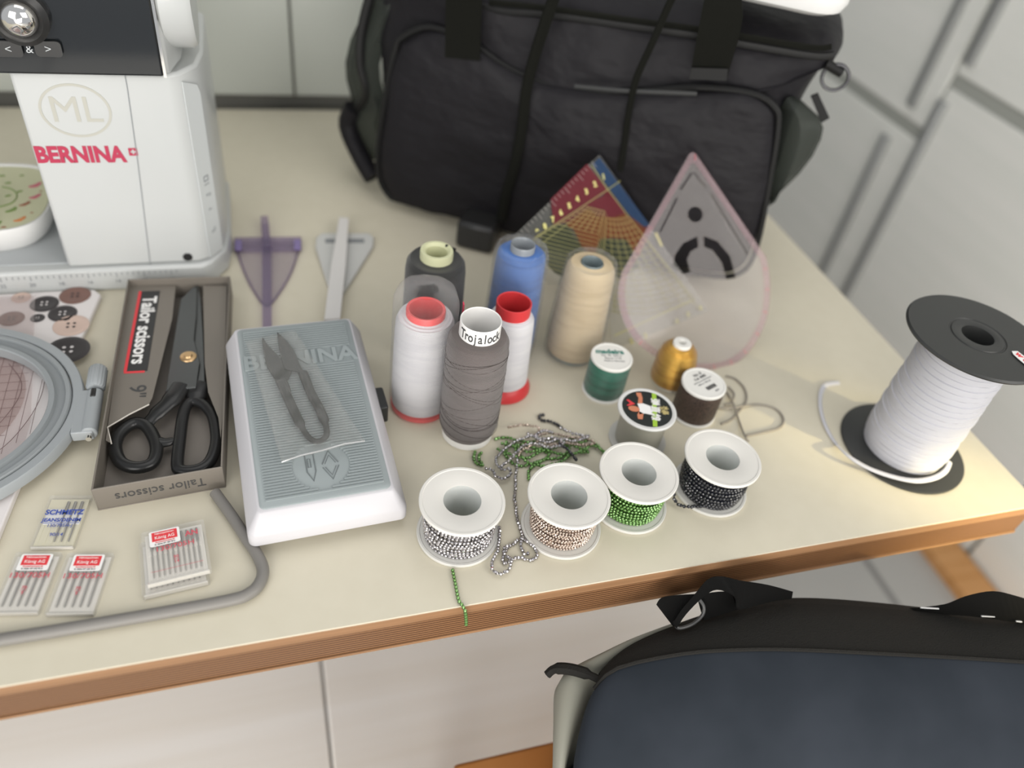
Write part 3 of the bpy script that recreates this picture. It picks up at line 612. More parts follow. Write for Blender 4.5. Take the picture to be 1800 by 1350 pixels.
def tubeprof(r, z0, z1, t=.0012): return [(r-t, z0), (r-t, z1-.0004), (r-t*.5, z1), (r, z1-.0004), (r, z0), (r-t, z0)]
def strands(r0, r1, z0, z1, m, n=14, seed=1, wig=.012):
    rnd = random.Random(seed); k = MB()
    for i in range(n):
        zz = z0+(z1-z0)*rnd.random(); a0 = rnd.random()*6.28; am = rnd.uniform(.2, 1)*wig; pts = []
        for j in range(37):
            a = j/36*2*math.pi; z = zz+am*math.sin(a+a0)
            z = min(max(z, z0+.001), z1-.001); rr = r0+(r1-r0)*(z-z0)/(z1-z0)+.0001; pts.append((rr*math.cos(a), rr*math.sin(a), z))
        k.tube(pts[:-1], .00022, m, 4, closed=True)
    return k
# grey cone
g = thing('thread_cone', 'tall grey thread cone with a white lettered rim', 'thread cone', (.1505, .4571, TZ), 0, 'thread cones')
g.matrix_basis = g.matrix_basis
MB().lathe([(.0215, 0), (.0225, .001), (.0225, .008), (.0175, .010), (.0165, .128), (.0161, .1284), (.0155, .1278), (.0155, .100), (.0160, .004), (.0215, 0)], mat('core_white', (.82, .81, .79), .4), 56).build('core', g)
GT = thread_mat('thread_grey', (.130, .108, .102), (.108, .090, .084))
MB().lathe([(.0170, .0075), (.0230, .0085), (.0254, .016), (.0258, .040), (.0255, .095), (.0248, .108), (.0220, .1135), (.0166, .1145)], GT, 72).build('thread_winding', g)
strands(.0258, .0254, .014, .108, mat('strand_grey_dark', (.075, .062, .058), .8), 16, 3).build('loose_strands', g)
k = MB()
for i, ch in enumerate('Trojalock'):
    a = R_(202)+i*R_(13.6) ; rr = .01660
    k.text(ch, .0125, MARK, M=Matrix.Translation((rr*math.cos(a), rr*math.sin(a), .1208)) @ Matrix.Rotation(a+R_(90), 4, 'Z') @ FR, bold=.0002, sx=.66)
k.build('lettering', g)
def cone(name, label, c, h, prof, tm, core, corecol, extra=None, seed=1):
    r = thing(name, label, 'thread cone', (c[0], c[1], TZ), 0, 'thread cones')
    MB().lathe(core, corecol, 48).build('core', r)
    MB().lathe(prof, tm, 64).build('thread_winding', r)
    return r
REDP = mat('core_red', (.62, .045, .05), .35)
WTH = thread_mat('thread_white', (.72, .71, .73), (.66, .65, .68))
# small white cone on a red base
c = cone('thread_cone', 'white thread cone on a red plastic base, right behind the grey cone', (.1971, .5131), .1, [(.0195, .012), (.0235, .013), (.0225, .030), (.0205, .078), (.0200, .083), (.0175, .087), (.0155, .088)], WTH,
         [(.026, 0), (.0275, .001), (.0275, .003), (.0235, .011), (.0215, .0125), (.015, .05), (.0155, .085), (.0158, .0995), (.0152, .100), (.0143, .0995), (.0140, .05), (.0135, .01), (.026, 0)], REDP)
# wrapped white cone
c = cone('thread_cone', 'white thread cone with a red core inside a crinkled plastic sleeve', (.1158, .4995), .11, [(.018, .006), (.0258, .007), (.0262, .030), (.0252, .085), (.0244, .097), (.0225, .1015), (.0160, .1035)], WTH,
         [(.0255, 0), (.0265, .001), (.0265, .004), (.02, .006), (.0150, .05), (.0165, .1085), (.0160, .1095), (.0140, .1090), (.0125, .05), (.0120, .01), (.0255, 0)], mat('core_red_bright', (.75, .10, .10), .35))
def wrap(label, c, prof, seed, top_open=True, amp=.0016):
    r = thing('plastic_sleeve', label, 'plastic sleeve', (c[0], c[1], TZ), 0, 'plastic sleeves over thread cones'); rnd = random.Random(seed)
    wv = [(rnd.randint(1, 7), rnd.uniform(-160, 160), rnd.random()*6) for _ in range(9)]; vs = []; n = 72
    pr = []
    for (r0, z0), (r1, z1) in zip(prof[:-1], prof[1:]):
        m_ = max(2, int(abs(z1-z0)/.004+abs(r1-r0)/.004))
        for i in range(m_): pr.append((r0+(r1-r0)*i/m_, z0+(z1-z0)*i/m_))
    pr.append(prof[-1]); rings = []
    for r_, z in pr:
        rg = []
        for i in range(n):
            a = 2*math.pi*i/n; f = sum(1-abs(math.sin(k_*a/1+q*z+s)) for k_, q, s in wv)/9
            rr = r_+amp*2*f-amp*.3; rg.append((rr*math.cos(a), rr*math.sin(a), z+amp*2*(f-.4)*(1 if z > .1 else .0)))
        rings.append(rg)
    k = MB(); k.loft(rings, SLV, cap=False)
    o = k.build('film', r); o.data.set_sharp_from_angle(angle=R_(25)); return r
SLV = film('sleeve_film', (.99, .99, .99), .15, .03, (.9, .9, .9), .10, (150, .0004))
wrap('crinkled clear plastic sleeve over the white cone with the red core', (.1158, .4995), [(.0275, .001), (.0276, .05), (.0270, .105), (.0267, .118), (.0235, .127), (.016, .130), (.010, .126)], 5, amp=.0008)
k = MB()
tgr = thing('red_twist_tie', 'red printed strip along the sleeve beside the grey cone', 'packaging strip', (.1445, .4995, TZ))
k.tube(smooth([(.1452, .4920, TZ+.118), (.1462, .4945, TZ+.105), (.1455, .4950, TZ+.090), (.1462, .4945, TZ+.07), (.1455, .4950, TZ+.05), (.1460, .4950, TZ+.0008)], 5), [.0022]*6+[.0012]*6+[.0024]*5+[.001]*9, mat('strip_red', (.60, .03, .08), .3), 6, flat=.3, up=(1, 0, 0)); k.build('strip', tgr, world=True)
# black cone with cream core
D = P(768, 440, .116)
c = cone('thread_cone', 'black thread cone with a cream core, rearmost on the left', (D.x, D.y), .116, [(.018, .004), (.0275, .005), (.0285, .03), (.0275, .095), (.0265, .103), (.0235, .107), (.0140, .108)], thread_mat('thread_black', (.030, .030, .029), (.02, .02, .02), rough=.5),
         [(.0250, 0), (.0265, .001), (.0265, .004), (.02, .006), (.0135, .05), (.0150, .114), (.0145, .1165), (.0120, .1165), (.0098, .114), (.0095, .05), (.0120, .01), (.0250, 0)], mat('core_cream', (.62, .63, .40), .45))
MB().tube([(.010, .006, .1165), (.014, .010, .112), (.020, .012, .108)], .0014, BLACKP, 6).build('loose_end', c)
# blue and beige cones
B = P(920, 428, .124)
TC = mat('core_teal_grey', (.16, .20, .21), .4)
def corep(rt, h): return [(.0235, 0), (.0245, .001), (.0245, .003), (.018, .005), (rt-.002, .05), (rt, h-.002), (rt-.0006, h), (rt-.0018, h-.002), (rt-.003, .05), (.0120, .01), (.0235, 0)]
c = cone('thread_cone', 'bright blue thread cone in clear wrap', (B.x, B.y), .124, [(.018, .004), (.0245, .005), (.0252, .02), (.0232, .106), (.0222, .113), (.0190, .116), (.0110, .117)], thread_mat('thread_blue', (.07, .19, .52), (.05, .145, .42), rough=.45), corep(.0115, .124), mat('core_clear_grey', (.26, .28, .30), .3))
wrap('clear plastic wrap around the blue thread cone', (B.x, B.y), [(.0270, .001), (.0275, .03), (.0252, .112), (.0236, .119), (.0205, .1215)], 8, amp=.0007)
c = cone('thread_cone', 'beige thread cone, rearmost on the right of the cones', (.2836, .5541), .1105, [(.018, .004), (.0262, .005), (.0270, .02), (.0238, .096), (.0228, .103), (.0200, .107), (.0110, .108)], thread_mat('thread_beige', (.64, .515, .33), (.55, .43, .26), rough=.45), corep(.0108, .1095), TC)
wrap('clear plastic wrap around the beige thread cone', (.2836, .5541), [(.0290, .001), (.0295, .03), (.0258, .100), (.0240, .109), (.0215, .1115)], 11, amp=.0007)

# ================================================================= SMALL SPOOLS
def spool(label, c, h, r, tm, group='small thread spools', rot=0):
    s_ = thing('thread_spool', label, 'thread spool', (c[0], c[1], TZ), rot, group)
    MB().lathe([(0, 0), (r, 0), (r+.0006, .0008), (r+.0006, .0025), (r-.001, .0035), (0, .0035)], SPOOLW, 48).build('lower_flange', s_)
    MB().lathe([(0, h-.004), (r-.0008, h-.004), (r, h-.003), (r, h-.0006), (r-.0006, h), (r-.0022, h), (r-.0026, h-.0004), (0, h-.0004)], SPOOLW, 48).build('upper_flange', s_)
    MB().lathe([(0, .0034), (r-.001, .0034), (r-.0002, .006), (r-.0002, h-.006), (r-.001, h-.0039), (0, h-.0039)], tm, 64).build('thread_winding', s_)
    return s_
GTM = thread_mat('thread_green', (.022, .13, .085), (.010, .07, .045), rough=.4, amp=.0002)
s1 = spool('dark green thread spool with a white lettered top', (.2948, .4925), .0445, .0200, GTM)
k = MB(); gm = mat('print_green', (.06, .22, .18), .5)
k.text('madeira', .0085, gm, M=T3(0, .0065, .0444, R_(-10)), bold=.0003); k.text('No. 40  200 m', .0034, MARKG, M=T3(0, .001, .0444, R_(-10))); k.text('Rayon 1170', .0034, MARKG, M=T3(0, -.003, .0444, R_(-10))); k.text('Made in Germany', .0028, MARKG, M=T3(0, -.0068, .0444, R_(-10)))
k.build('printed_label', s1)
BTM = mat('thread_brown_metallic', (.032, .024, .021), .4, .2, noise=((900, 900, 900), (.10, .065, .05)), bump=('noise', (700, 700, 700), .0006))
s2 = spool('dark brown glittery thread spool with a white barcoded top', (.3725, .4495), .0410, .0210, BTM)
k = MB(); rz = R_(22)
k.text('No. 8', .0044, MARK, M=T3(0, .0120, .0409, rz) @ T3(-.002, 0, 0)); k.text('Col. 8085', .0040, MARK, M=T3(-.001, .0068, .0409, rz)); k.text('60% Viscose 40% Polyester', .0022, MARKG, M=T3(0, .003, .0409, rz)); k.text('200 m / 220 yds', .0026, MARKG, M=T3(0, -.0006, .0409, rz))
for i in range(15): k.box(((i-7)*.00085, 0, 0), (.0005 if i % 3 else .0003, .0042, .0001), MARK, M=T3(.004, -.0065, .0409, rz))
k.text('4004', .0028, MARKG, M=T3(.008, -.0115, .0409, rz)); k.build('printed_label', s2)
# gold mini cone
G_ = P(1200, 602, .050)
go = thing('thread_cone', 'small metallic gold thread cone beside the brown spool', 'thread cone', (G_.x, G_.y, TZ), 0, 'small thread spools')
MB().lathe([(0, 0), (.018, 0), (.0185, .001), (.0185, .003), (.010, .004), (.0090, .044), (.0090, .0495), (.0082, .0503), (.0040, .0503), (.0035, .0490), (.0035, .01)], SPOOLW, 40).build('core', go)
MB().lathe([(.008, .003), (.0195, .0035), (.0205, .008), (.0198, .030), (.0175, .040), (.0130, .0455), (.0090, .0470)], thread_mat('thread_gold', (.62, .36, .07), (.50, .26, .04), metal=.75, rough=.33, amp=.0002), 64).build('thread_winding', go)
# clear elastic spool with a black picture label
c0 = (.3037, .4249); H5, R5 = .0405, .0265
es = thing('elastic_spool', 'clear elastic cord spool with a black picture label on top', 'cord spool', (c0[0], c0[1], TZ), 0)
CP = mat('translucent_plastic', (.70, .69, .65), .35, alpha=.78)
MB().lathe([(0, H5-.003), (R5-.001, H5-.003), (R5, H5-.002), (R5, H5-.0006), (R5-.0006, H5), (R5-.0026, H5), (R5-.003, H5-.0004), (0, H5-.0004)], mat('flange_greywhite', (.66, .66, .64), .4), 56).build('upper_flange', es)
MB().lathe([(0, 0), (R5, 0), (R5, .002), (0, .002)], CP, 56).build('lower_flange', es)
MB().lathe([(.0, .002), (.0205, .002), (.021, .010), (.021, H5-.008), (.0205, H5-.003), (0, H5-.003)], mat('elastic_clear', (.62, .60, .50), .25, alpha=.85, bump=('wave', (4, 4, 500), .0005, 1)), 56).build('cord_winding', es)
k = MB(); z = H5-.0002; k.lathe([(0, z), (R5-.0040, z), (R5-.0038, z-.0003)], mat('label_blackgreen', (.018, .022, .020), .35), 48)
rz = R_(-22); LM = T3(0, 0, z+.0001, rz); SK = mat('label_skin', (.60, .22, .12), .5); LG = mat('label_lime', (.35, .55, .05), .5); GD = mat('label_gold', (.60, .50, .22), .5)
def sh(pts, m, dz=.0001): k.curve2d([pts], .0001, m, M=LM @ T3(0, 0, dz))
sh([(.0045, -.0215), (.0085, -.0210), (.0085, .0210), (.0045, .0215)], LG)
sh([(-.009, .004), (-.0035, .0055), (.003, .0035), (.004, -.0075), (-.002, -.0070), (-.0075, -.0095), (-.0070, -.003)], PAPER, .0002)
sh([(-.0085, .0045), (-.0045, .0050), (-.0042, .0125), (-.0055, .0190), (-.0100, .0185), (-.0095, .0150), (-.0078, .0120)], SK, .0002)
sh([(x*.0052-.0120, y*.0036-.0035) for x, y in circ(1, 14)], SK, .0003)
sh([(-.0075, -.0055), (-.0035, -.0075), (-.0045, -.0150), (-.0085, -.0155), (-.0092, -.0105)], SK, .0002)
sh([(-.0190, .0065), (-.0155, .0030), (-.0185, -.0005), (-.0170, -.0010), (-.0110, .0030), (-.0170, .0075)], RED, .0002)
for i, ch in enumerate('弹直線'): k.text(ch, .0088, PAPER, M=LM @ T3(.0068, .0100-i*.0098, .0004, R_(-90)), bold=.0002)
for i, ch in enumerate('水晶'): k.text(ch, .0058, GD, M=LM @ T3(.0160, .0040-i*.0055, .0003, R_(-90)), bold=.0001)
k.text('弹力', .0040, GD, M=LM @ T3(.0122, .0015, .0003, R_(-90)))
k.build('picture_label', es)

# ================================================================= RHINESTONE CHAINS AND SPOOLS
def cup_templ(r, d, n=8):                    # cup body around +Z plus faceted stone
    cup = ([(r*math.cos(2*math.pi*i/n), r*math.sin(2*math.pi*i/n), 0) for i in range(n)]+[(r*math.cos(2*math.pi*i/n), r*math.sin(2*math.pi*i/n), d*.6) for i in range(n)],
           [(i, (i+1) % n, n+(i+1) % n, n+i) for i in range(n)]+[tuple(range(n))[::-1]])
    st = ([(r*.92*math.cos(2*math.pi*(i+.5)/n), r*.92*math.sin(2*math.pi*(i+.5)/n), d*.6) for i in range(n)]+[(r*.5*math.cos(2*math.pi*i/n), r*.5*math.sin(2*math.pi*i/n), d) for i in range(n)],
          [(i, (i+1) % n, n+(i+1) % n) for i in range(n)]+[(i, n+(i+1) % n, n+i) for i in range(n)]+[tuple(range(n, 2*n))])
    return cup, st
def frame(o_, z_, x_):
    z_ = z_.normalized(); x_ = (x_-z_*x_.dot(z_)); x_ = x_.normalized() if x_.length > 1e-6 else z_.orthogonal().normalized(); y_ = z_.cross(x_)
    return Matrix(((x_.x, y_.x, z_.x, o_.x), (x_.y, y_.y, z_.y, o_.y), (x_.z, y_.z, z_.z, o_.z), (0, 0, 0, 1)))
def stone_mat(name, c, metal=.0, rough=.08):
    if name in MATS: return MATS[name]
    return mat(name, c, rough, metal, spec=.9, coat=1)
SILV = mat('cup_silver', (.40, .385, .385), .25, 1); STC = stone_mat('stone_clear', (.55, .53, .55), .8, .10)
GRC = mat('cup_green', (.085, .19, .045), .28, .8); STG = stone_mat('stone_green', (.17, .36, .09), .5, .12)
PEC = mat('cup_peach', (.42, .33, .28), .3, .9); STP = stone_mat('stone_peach', (.62, .50, .42), .6, .15)
BKC = mat('cup_black', (.012, .013, .020), .35); STK = stone_mat('stone_black', (.006, .007, .012), 0, .30)
def chain(name, label, pts, cm, stm, sp_=.0029, r=.00145, d=.0022, h=.0, jit=.5, group='loose rhinestone chains', seed=2, cat='rhinestone chain', nrm=None):
    pts = [Vector(p) for p in pts]; L = [0]
    for a, b_ in zip(pts[:-1], pts[1:]): L.append(L[-1]+(b_-a).length)
    rnd = random.Random(seed); A = MB(); B_ = MB(); cup, st = cup_templ(r, d); s_ = sp_/2; j = 0; last = None
    while s_ < L[-1]:
        while L[j+1] < s_: j += 1
        t = (s_-L[j])/(L[j+1]-L[j]); q = pts[j].lerp(pts[j+1], t); dr = (pts[j+1]-pts[j]).normalized()
        zz = Vector((rnd.gauss(0, jit), rnd.gauss(0, jit), 1)) if nrm is None else nrm(q)
        Mx = frame(q, zz, dr); A.add(cup[0], cup[1], cm, Mx); B_.add(st[0], st[1], stm, Mx)
        if last is not None: A.tube([last, q+Vector((0, 0, .0004))], r*.35, cm, 4)
        last = q+Vector((0, 0, .0004)); s_ += sp_
    root = thing(name, label, cat, tuple(pts[0]), 0, group)
    A.build('settings_chain', root, world=True); tag(B_.build('stones', root, world=True), None, None, kind='stuff')
    return root
def rspool(label, c, cm, stm, sp_, rows, rmax, seed, tail=None, bulge=.003, r=.00112):
    R0, H0 = .0327, .0412
    s_ = thing('rhinestone_spool', label, 'rhinestone spool', (c[0], c[1], TZ), 0, 'rhinestone chain spools')
    fl_ = lambda z0, z1: [(.0144, z0), (.0320, z0), (R0, z0+.0005), (R0, z1-.0003), (R0-.0006, z1+.0002), (R0-.0022, z1+.0002), (R0-.0028, z1-.0003), (.0152, z1-.0003), (.0144, z1-.0007), (.0144, z0)]
    FLM = mat('spool_flange', (.72, .70, .655), .42)
    MB().lathe(fl_(H0-.0026, H0), FLM, 72).build('upper_flange', s_)
    MB().lathe(fl_(0.0, .0026), mat('spool_flange_low', (.66, .65, .61), .4), 72).build('lower_flange', s_)
    MB().lathe([(.0144, .001), (.0158, .001), (.0158, H0-.001), (.0144, H0-.001), (.0144, .001)], mat('hub_white', (.66, .68, .66), .5), 48).build('hub', s_)
    MB().lathe([(.0155, .0028), (rmax-.0022, .0028), (rmax-.0016, .012), (rmax-.0022, H0-.003), (.0155, H0-.003)], cm, 48).build('chain_backing', s_)
    A = MB(); B_ = MB(); rnd = random.Random(seed); cup, st = cup_templ(r, .0017); z0, z1 = .0038, H0-.0036
    for j in range(rows):
        z = z0+(z1-z0)*j/(rows-1); f = math.sin(math.pi*(j/(rows-1))); rr = rmax-.0014-bulge*(1-f)*.5+rnd.gauss(0, .0002); n = int(2*math.pi*rr/sp_); a0 = rnd.random()
        amp = rnd.uniform(0, .0007)
        for i in range(n):
            a = 2*math.pi*(i+a0)/n; q = Vector((rr*math.cos(a), rr*math.sin(a), min(z1, max(z0, z+amp*math.sin(a*2+j)))))
            Mx = frame(q, Vector((math.cos(a)+rnd.gauss(0, .16), math.sin(a)+rnd.gauss(0, .16), rnd.gauss(0, .2))), Vector((-math.sin(a), math.cos(a), 0)))
            A.add(cup[0], cup[1], cm, Mx); B_.add(st[0], st[1], stm, Mx)
    o = A.build('rhinestone_chain', s_); tag(B_.build('stones', o), None, None, kind='stuff')
    return s_
rspool('white spool of clear silver rhinestone chain, leftmost of the spools', (.1190, .3518), SILV, STC, .0029, 11, .0285, 1, r=.00142)
rspool('white spool of peach rhinestone chain, second from the left', (.2023, .3434), PEC, STP, .0023, 15, .0268, 2, r=.00112)
rspool('white spool of bright green rhinestone chain', (.2672, .3563), GRC, STG, .0028, 11, .0275, 3, r=.00138)
rspool('white spool of black rhinestone chain, rightmost of the spools', (.3463, .3599), BKC, STK, .0029, 10, .0285, 4, r=.00148)
def CH(lst, h=.0012, k_=6): return smooth(PP(lst, h), k_)
chain('rhinestone_chain', 'short green chain hanging over the plywood edge of the table',
      smooth(PP([(795, 1000), (800, 1025), (806, 1055), (812, 1064)], .0010)+[P(817, 1073, .0016), P(818, 1079, -.002), P(819, 1090, -.009), P(819, 1101, -.016)], 6), GRC, STG, .0030, .0014, .0020, jit=.3, nrm=lambda q: Vector((0, -.9 if q.z < TZ else -.1, 1)))
chain('rhinestone_chain', 'clear silver chain running down between the two left rhinestone spools', CH([(912, 800), (908, 818), (906, 850), (905, 880), (908, 905), (915, 935), (922, 950), (938, 962), (944, 978), (932, 985), (915, 981), (898, 985), (888, 993), (884, 983), (890, 967), (905, 955), (918, 946), (915, 958), (920, 972), (929, 975)], .0012), SILV, STC, jit=.4, seed=3)
chain('rhinestone_chain', 'clear silver chain looping out beside the leftmost rhinestone spool', CH([(878, 925), (877, 945), (875, 968), (866, 985), (864, 1000), (873, 1009), (886, 1008), (896, 998), (898, 985), (889, 978), (885, 968), (895, 958)], .0030), SILV, STC, jit=.4, seed=5)
chain('rhinestone_chain', 'green chain coiled in the tangle behind the peach spool', CH([(868, 772), (890, 770), (910, 775), (935, 778), (960, 772), (985, 775), (1000, 790), (985, 805), (960, 808), (935, 815), (915, 820), (898, 812), (888, 798), (895, 785), (920, 782), (945, 790), (965, 800), (950, 812), (932, 825), (928, 845)], .0012), GRC, STG, seed=6)
chain('rhinestone_chain', 'second green chain running right through the tangle to the green spool', CH([(880, 780), (905, 786), (930, 795), (955, 790), (975, 797), (1000, 800), (1025, 792), (1040, 783), (1056, 790), (1062, 797), (1040, 776), (1020, 778), (1000, 770)], .0030), GRC, STG, seed=7)
chain('rhinestone_chain', 'green chain end showing below the grey cone', CH([(836, 794), (832, 805), (838, 815), (848, 820), (842, 806), (846, 795)], .0012), GRC, STG, seed=8)
chain('rhinestone_chain', 'pale silver chain looped at the left of the tangle', CH([(852, 824), (865, 828), (872, 838), (885, 842), (898, 834), (895, 825), (882, 826), (872, 815), (873, 805), (885, 792), (905, 778), (930, 768), (955, 766)], .0042), SILV, STC, seed=9)
chain('rhinestone_chain', 'peach chain running along the back of the tangle', CH([(892, 752), (920, 748), (945, 752), (948, 765), (965, 762), (985, 765), (1005, 770), (1030, 772), (1045, 780), (1020, 783), (995, 780), (970, 782), (950, 775), (935, 782), (915, 795), (912, 805)], .0052), PEC, STP, .0023, .0011, seed=10)
chain('rhinestone_chain', 'silver chain draped over the top of the tangle', CH([(984, 752), (1000, 760), (1020, 766), (1035, 768), (1010, 776), (985, 772), (960, 778), (940, 768), (955, 758), (975, 762)], .0072), SILV, STC, seed=11)
chain('rhinestone_chain', 'short black chain curled at the back of the tangle', CH([(958, 730), (948, 731), (950, 738), (965, 742), (980, 748), (990, 755)], .0012), BKC, STK, .0028, .0015, .0023, seed=12)
chain('rhinestone_chain', 'black chain end poking out of the tangle behind the peach spool', CH([(982, 779), (990, 786), (1000, 793), (1008, 803), (1014, 813)], .0062), BKC, STK, .0028, .0015, .0023, seed=13)
chain('rhinestone_chain', 'black chain tail leaving the black rhinestone spool', smooth(PP([(1184, 868, .009), (1186, 880, .006), (1195, 889, .0045), (1210, 892, .0045), (1228, 891, .0045), (1240, 890, .005)]), 6), BKC, STK, .0029, .0015, .0023, seed=14)

chain('rhinestone_chain', 'green chain crossing the left half of the tangle under the silver one', CH([(872, 790), (900, 800), (925, 806), (948, 796), (972, 788), (996, 782), (1018, 788), (1034, 794), (1010, 798), (985, 812), (955, 820), (925, 812), (905, 788), (888, 776)], .0030), GRC, STG, seed=21)
chain('rhinestone_chain', 'silver chain zigzagging through the middle of the tangle', CH([(925, 762), (948, 772), (972, 770), (990, 780), (965, 788), (940, 780), (918, 786), (905, 800), (892, 812), (880, 822)], .0062), SILV, STC, seed=22)
# grey cord loops beside the brown spool
ck = mat('cord_grey', (.27, .245, .21), .7); k = MB()
cd_ = thing('elastic_string', 'loops of thin grey cord lying behind the black rhinestone spool', 'string', tuple(P(1320, 715)))
k.tube(smooth(PP([(1268, 745), (1285, 738), (1300, 722), (1312, 702), (1308, 682), (1292, 666), (1276, 661)], .0012), 6), .0011, ck, 7)
k.tube(smooth(PP([(1262, 718, .0012), (1292, 716, .0034), (1330, 711, .0012), (1362, 718), (1377, 736), (1370, 752), (1340, 760), (1312, 766)], .0012), 6), .0011, ck, 7)
k.tube(smooth(PP([(1278, 690, .0012), (1290, 712, .0040), (1300, 742, .0012), (1310, 768, .0034), (1316, 776, .0012)]), 6), .0009, ck, 7)
k.tube(smooth(PP([(1280, 680), (1290, 692), (1286, 706), (1274, 712)], .0030), 6), .0011, ck, 7); k.build('string_loops', cd_, world=True)

# ================================================================= BIG BLACK SPOOL OF WHITE ELASTIC
bs = thing('elastic_spool', 'large black spool wound with flat white elastic near the right table edge', 'elastic spool', (.5640, .3745, TZ))
BP2 = mat('spool_black', (.032, .033, .032), .38)
HB_ = .141
MB().lathe([(.012, 0), (.0575, 0), (.0585, .0008), (.0585, .0022), (.057, .0032), (.012, .0032)], BP2, 80).build('lower_flange', bs)
MB().lathe([(.0130, HB_-.004), (.0560, HB_-.004), (.0585, HB_-.0032), (.0590, HB_-.0018), (.0575, HB_-.0002), (.0240, HB_), (.0232, HB_-.0008), (.0222, HB_-.0008), (.0216, HB_), (.0145, HB_+.0006), (.0135, HB_), (.0130, HB_-.004), (.0125, HB_-.09)], BP2, 80).build('upper_flange', bs)
ET = mat('elastic_white', (.62, .62, .66), .6, bump=('wave', (3, 3, 900), .00015, 0)); ETD = mat('elastic_shadow', (.40, .40, .43), .8)
prof = []; rnd = random.Random(3); z = .0034; i = 0
while z < HB_-.0045:
    tt = (z-.0034)/(HB_-.008); base = .0400-.0035*tt if tt > .12 else .0375+.0025*tt/.12
    wd = .0058; r_ = base+rnd.uniform(-.0006, .0006)
    prof += [(r_-.0012, z), (r_, z+.0004), (r_+.0001, z+wd*.5), (r_, z+wd-.0004), (r_-.0012, z+wd)]; z += wd+.0001
prof = [(r_, min(z, HB_-.0041)) for r_, z in prof]
k = MB(); n = 96; rings = []
for (r_, z) in prof: rings.append([(r_*math.cos(2*math.pi*j/n), r_*math.sin(2*math.pi*j/n), max(.0034, min(HB_-.0041, z+.0022*math.sin(2*math.pi*j/n+1.0)*math.sin(math.pi*min(1, max(0, (z-.003)/(HB_-.007))))))) for j in range(n)])
k.loft(rings, ET, cap=False); k.build('elastic_winding', bs)
k = MB(); k.tube(smooth(PP([(1475, 673, .001), (1452, 677, .001), (1443, 692, .001), (1443, 720, .001), (1452, 750, .001), (1468, 778, .001), (1490, 800, .007), (1525, 822, .007), (1570, 838, .007), (1610, 845, .008), (1642, 840, .008), (1662, 828, .010), (1670, 812, .012)]), 8), .0026, ET, 10, flat=.35, up=(.3, -.3, 1)); k.build('elastic_tail', bs, world=True)
k = MB(); q = P(1797, 630, HB_+.0008); dr = (P(1830, 662, HB_)-P(1782, 622, HB_)).normalized(); per = Vector((0, 0, 1)).cross(dr)
MMt = Matrix.Translation(q) @ Matrix(((dr.x, per.x, 0, 0), (dr.y, per.y, 0, 0), (0, 0, 1, 0), (0, 0, 0, 1)))
k.prism([(-.0095, -.0020), (-.0085, .0035), (-.0020, .0040), (.0, .0058), (.016, .0058), (.016, -.0045), (.0, -.0045), (-.006, -.0040)], 0, .0003, PAPER, M=MMt)
k.text('w 02', .0080, RED, M=MMt @ T3(.0015, .0004, .0005, R_(90)) @ T3(0, 0, 0, R_(-90)), bold=.0003); k.build('price_tag', bs, world=True)

# ================================================================= CLEAR RULERS LEANING ON THE BAG
tip = F(1054, 272, .066); BRc = P(1246, 546, .001); BLc = P(1078, 614, .001)
ux = (BLc-BRc); uy = (tip-BRc); nr = ux.cross(uy).normalized()
if nr.z < 0: nr = -nr
def onR(px, py, off=0):                      # point of the coloured ruler's plane
    v = ray(px, py); return CAM+v*((BRc-CAM).dot(nr)+off)/v.dot(nr)
fr = thing('fan_ruler', 'clear quilting ruler with red, orange and blue fan markings leaning on the black bag', 'ruler', tuple((BRc+BLc)/2))
k = MB(); k.slab([tip, onR(1246, 546), onR(1078, 614), onR(1072, 545), onR(1052, 478), onR(985, 500), onR(965, 500), onR(935, 455), onR(872, 444)], .0015, film('ruler_clear', (.97, .97, .96), .08, .035, (.8, .8, .75), .1), nrm=-nr); k.build('plate', fr, world=True)
def tf(name, c, o_): return film(name, tuple(1-(1-x)*o_*.9 for x in c), .03, o_*.62, tuple(x*.55+.02 for x in c), .3)
def lerp2(a, b_, t): return (a[0]+(b_[0]-a[0])*t, a[1]+(b_[1]-a[1])*t)
k = MB()
def band(px_, m, off=.0004): k.slab([onR(x, y, off) for x, y in px_], .00015, m, nrm=nr)
Tp, Rt, Lt = (1054, 275), (1243, 541), (880, 440)
band([(1054, 277), (1142, 396), (1126, 404), (1040, 290)], tf('tint_blue', (.06, .16, .36), .6))
band([(1032, 288), (1068, 334), (1085, 352), (1060, 340), (1035, 366), (1005, 390), (973, 395), (968, 350)], tf('tint_red', (.42, .05, .08), .6), .0005)
band([(1070, 336), (1082, 352), (1100, 374), (1078, 382), (1050, 380), (1034, 364), (1052, 350)], tf('tint_red', (.42, .05, .08), .6), .0005)
band([(1034, 366), (1050, 380), (1078, 382), (1100, 375), (1136, 402), (1124, 450), (1112, 438), (1100, 420), (1075, 418), (1055, 420), (1045, 448), (1024, 436), (1010, 405), (995, 394)], tf('tint_orange', (.55, .16, .04), .6), .0005)
band([(1142, 396), (1148, 402), (1136, 412), (1128, 402)], tf('tint_red', (.42, .05, .08), .6), .0005)
band([(965, 400), (995, 394), (1024, 436), (1020, 500), (975, 480), (940, 440)], tf('tint_green', (.12, .16, .07), .35))
band([(1055, 420), (1100, 420), (1112, 440), (1125, 470), (1090, 490), (1055, 470)], tf('tint_green', (.12, .16, .07), .35))
k.build('colour_fields', fr, world=True)
k = MB(); YL = mat('ruler_yellow', (.62, .58, .22), .6); YF = film('ruler_line', (.82, .81, .55), .03, .55, (.52, .49, .22), .4); pz = (1070, 338)
def arc_pt(t, r_): a = R_(128-t*72) if False else None
e0, e1 = (890, 452), (1222, 528)             # ends of the two legs as seen from the fan's corner
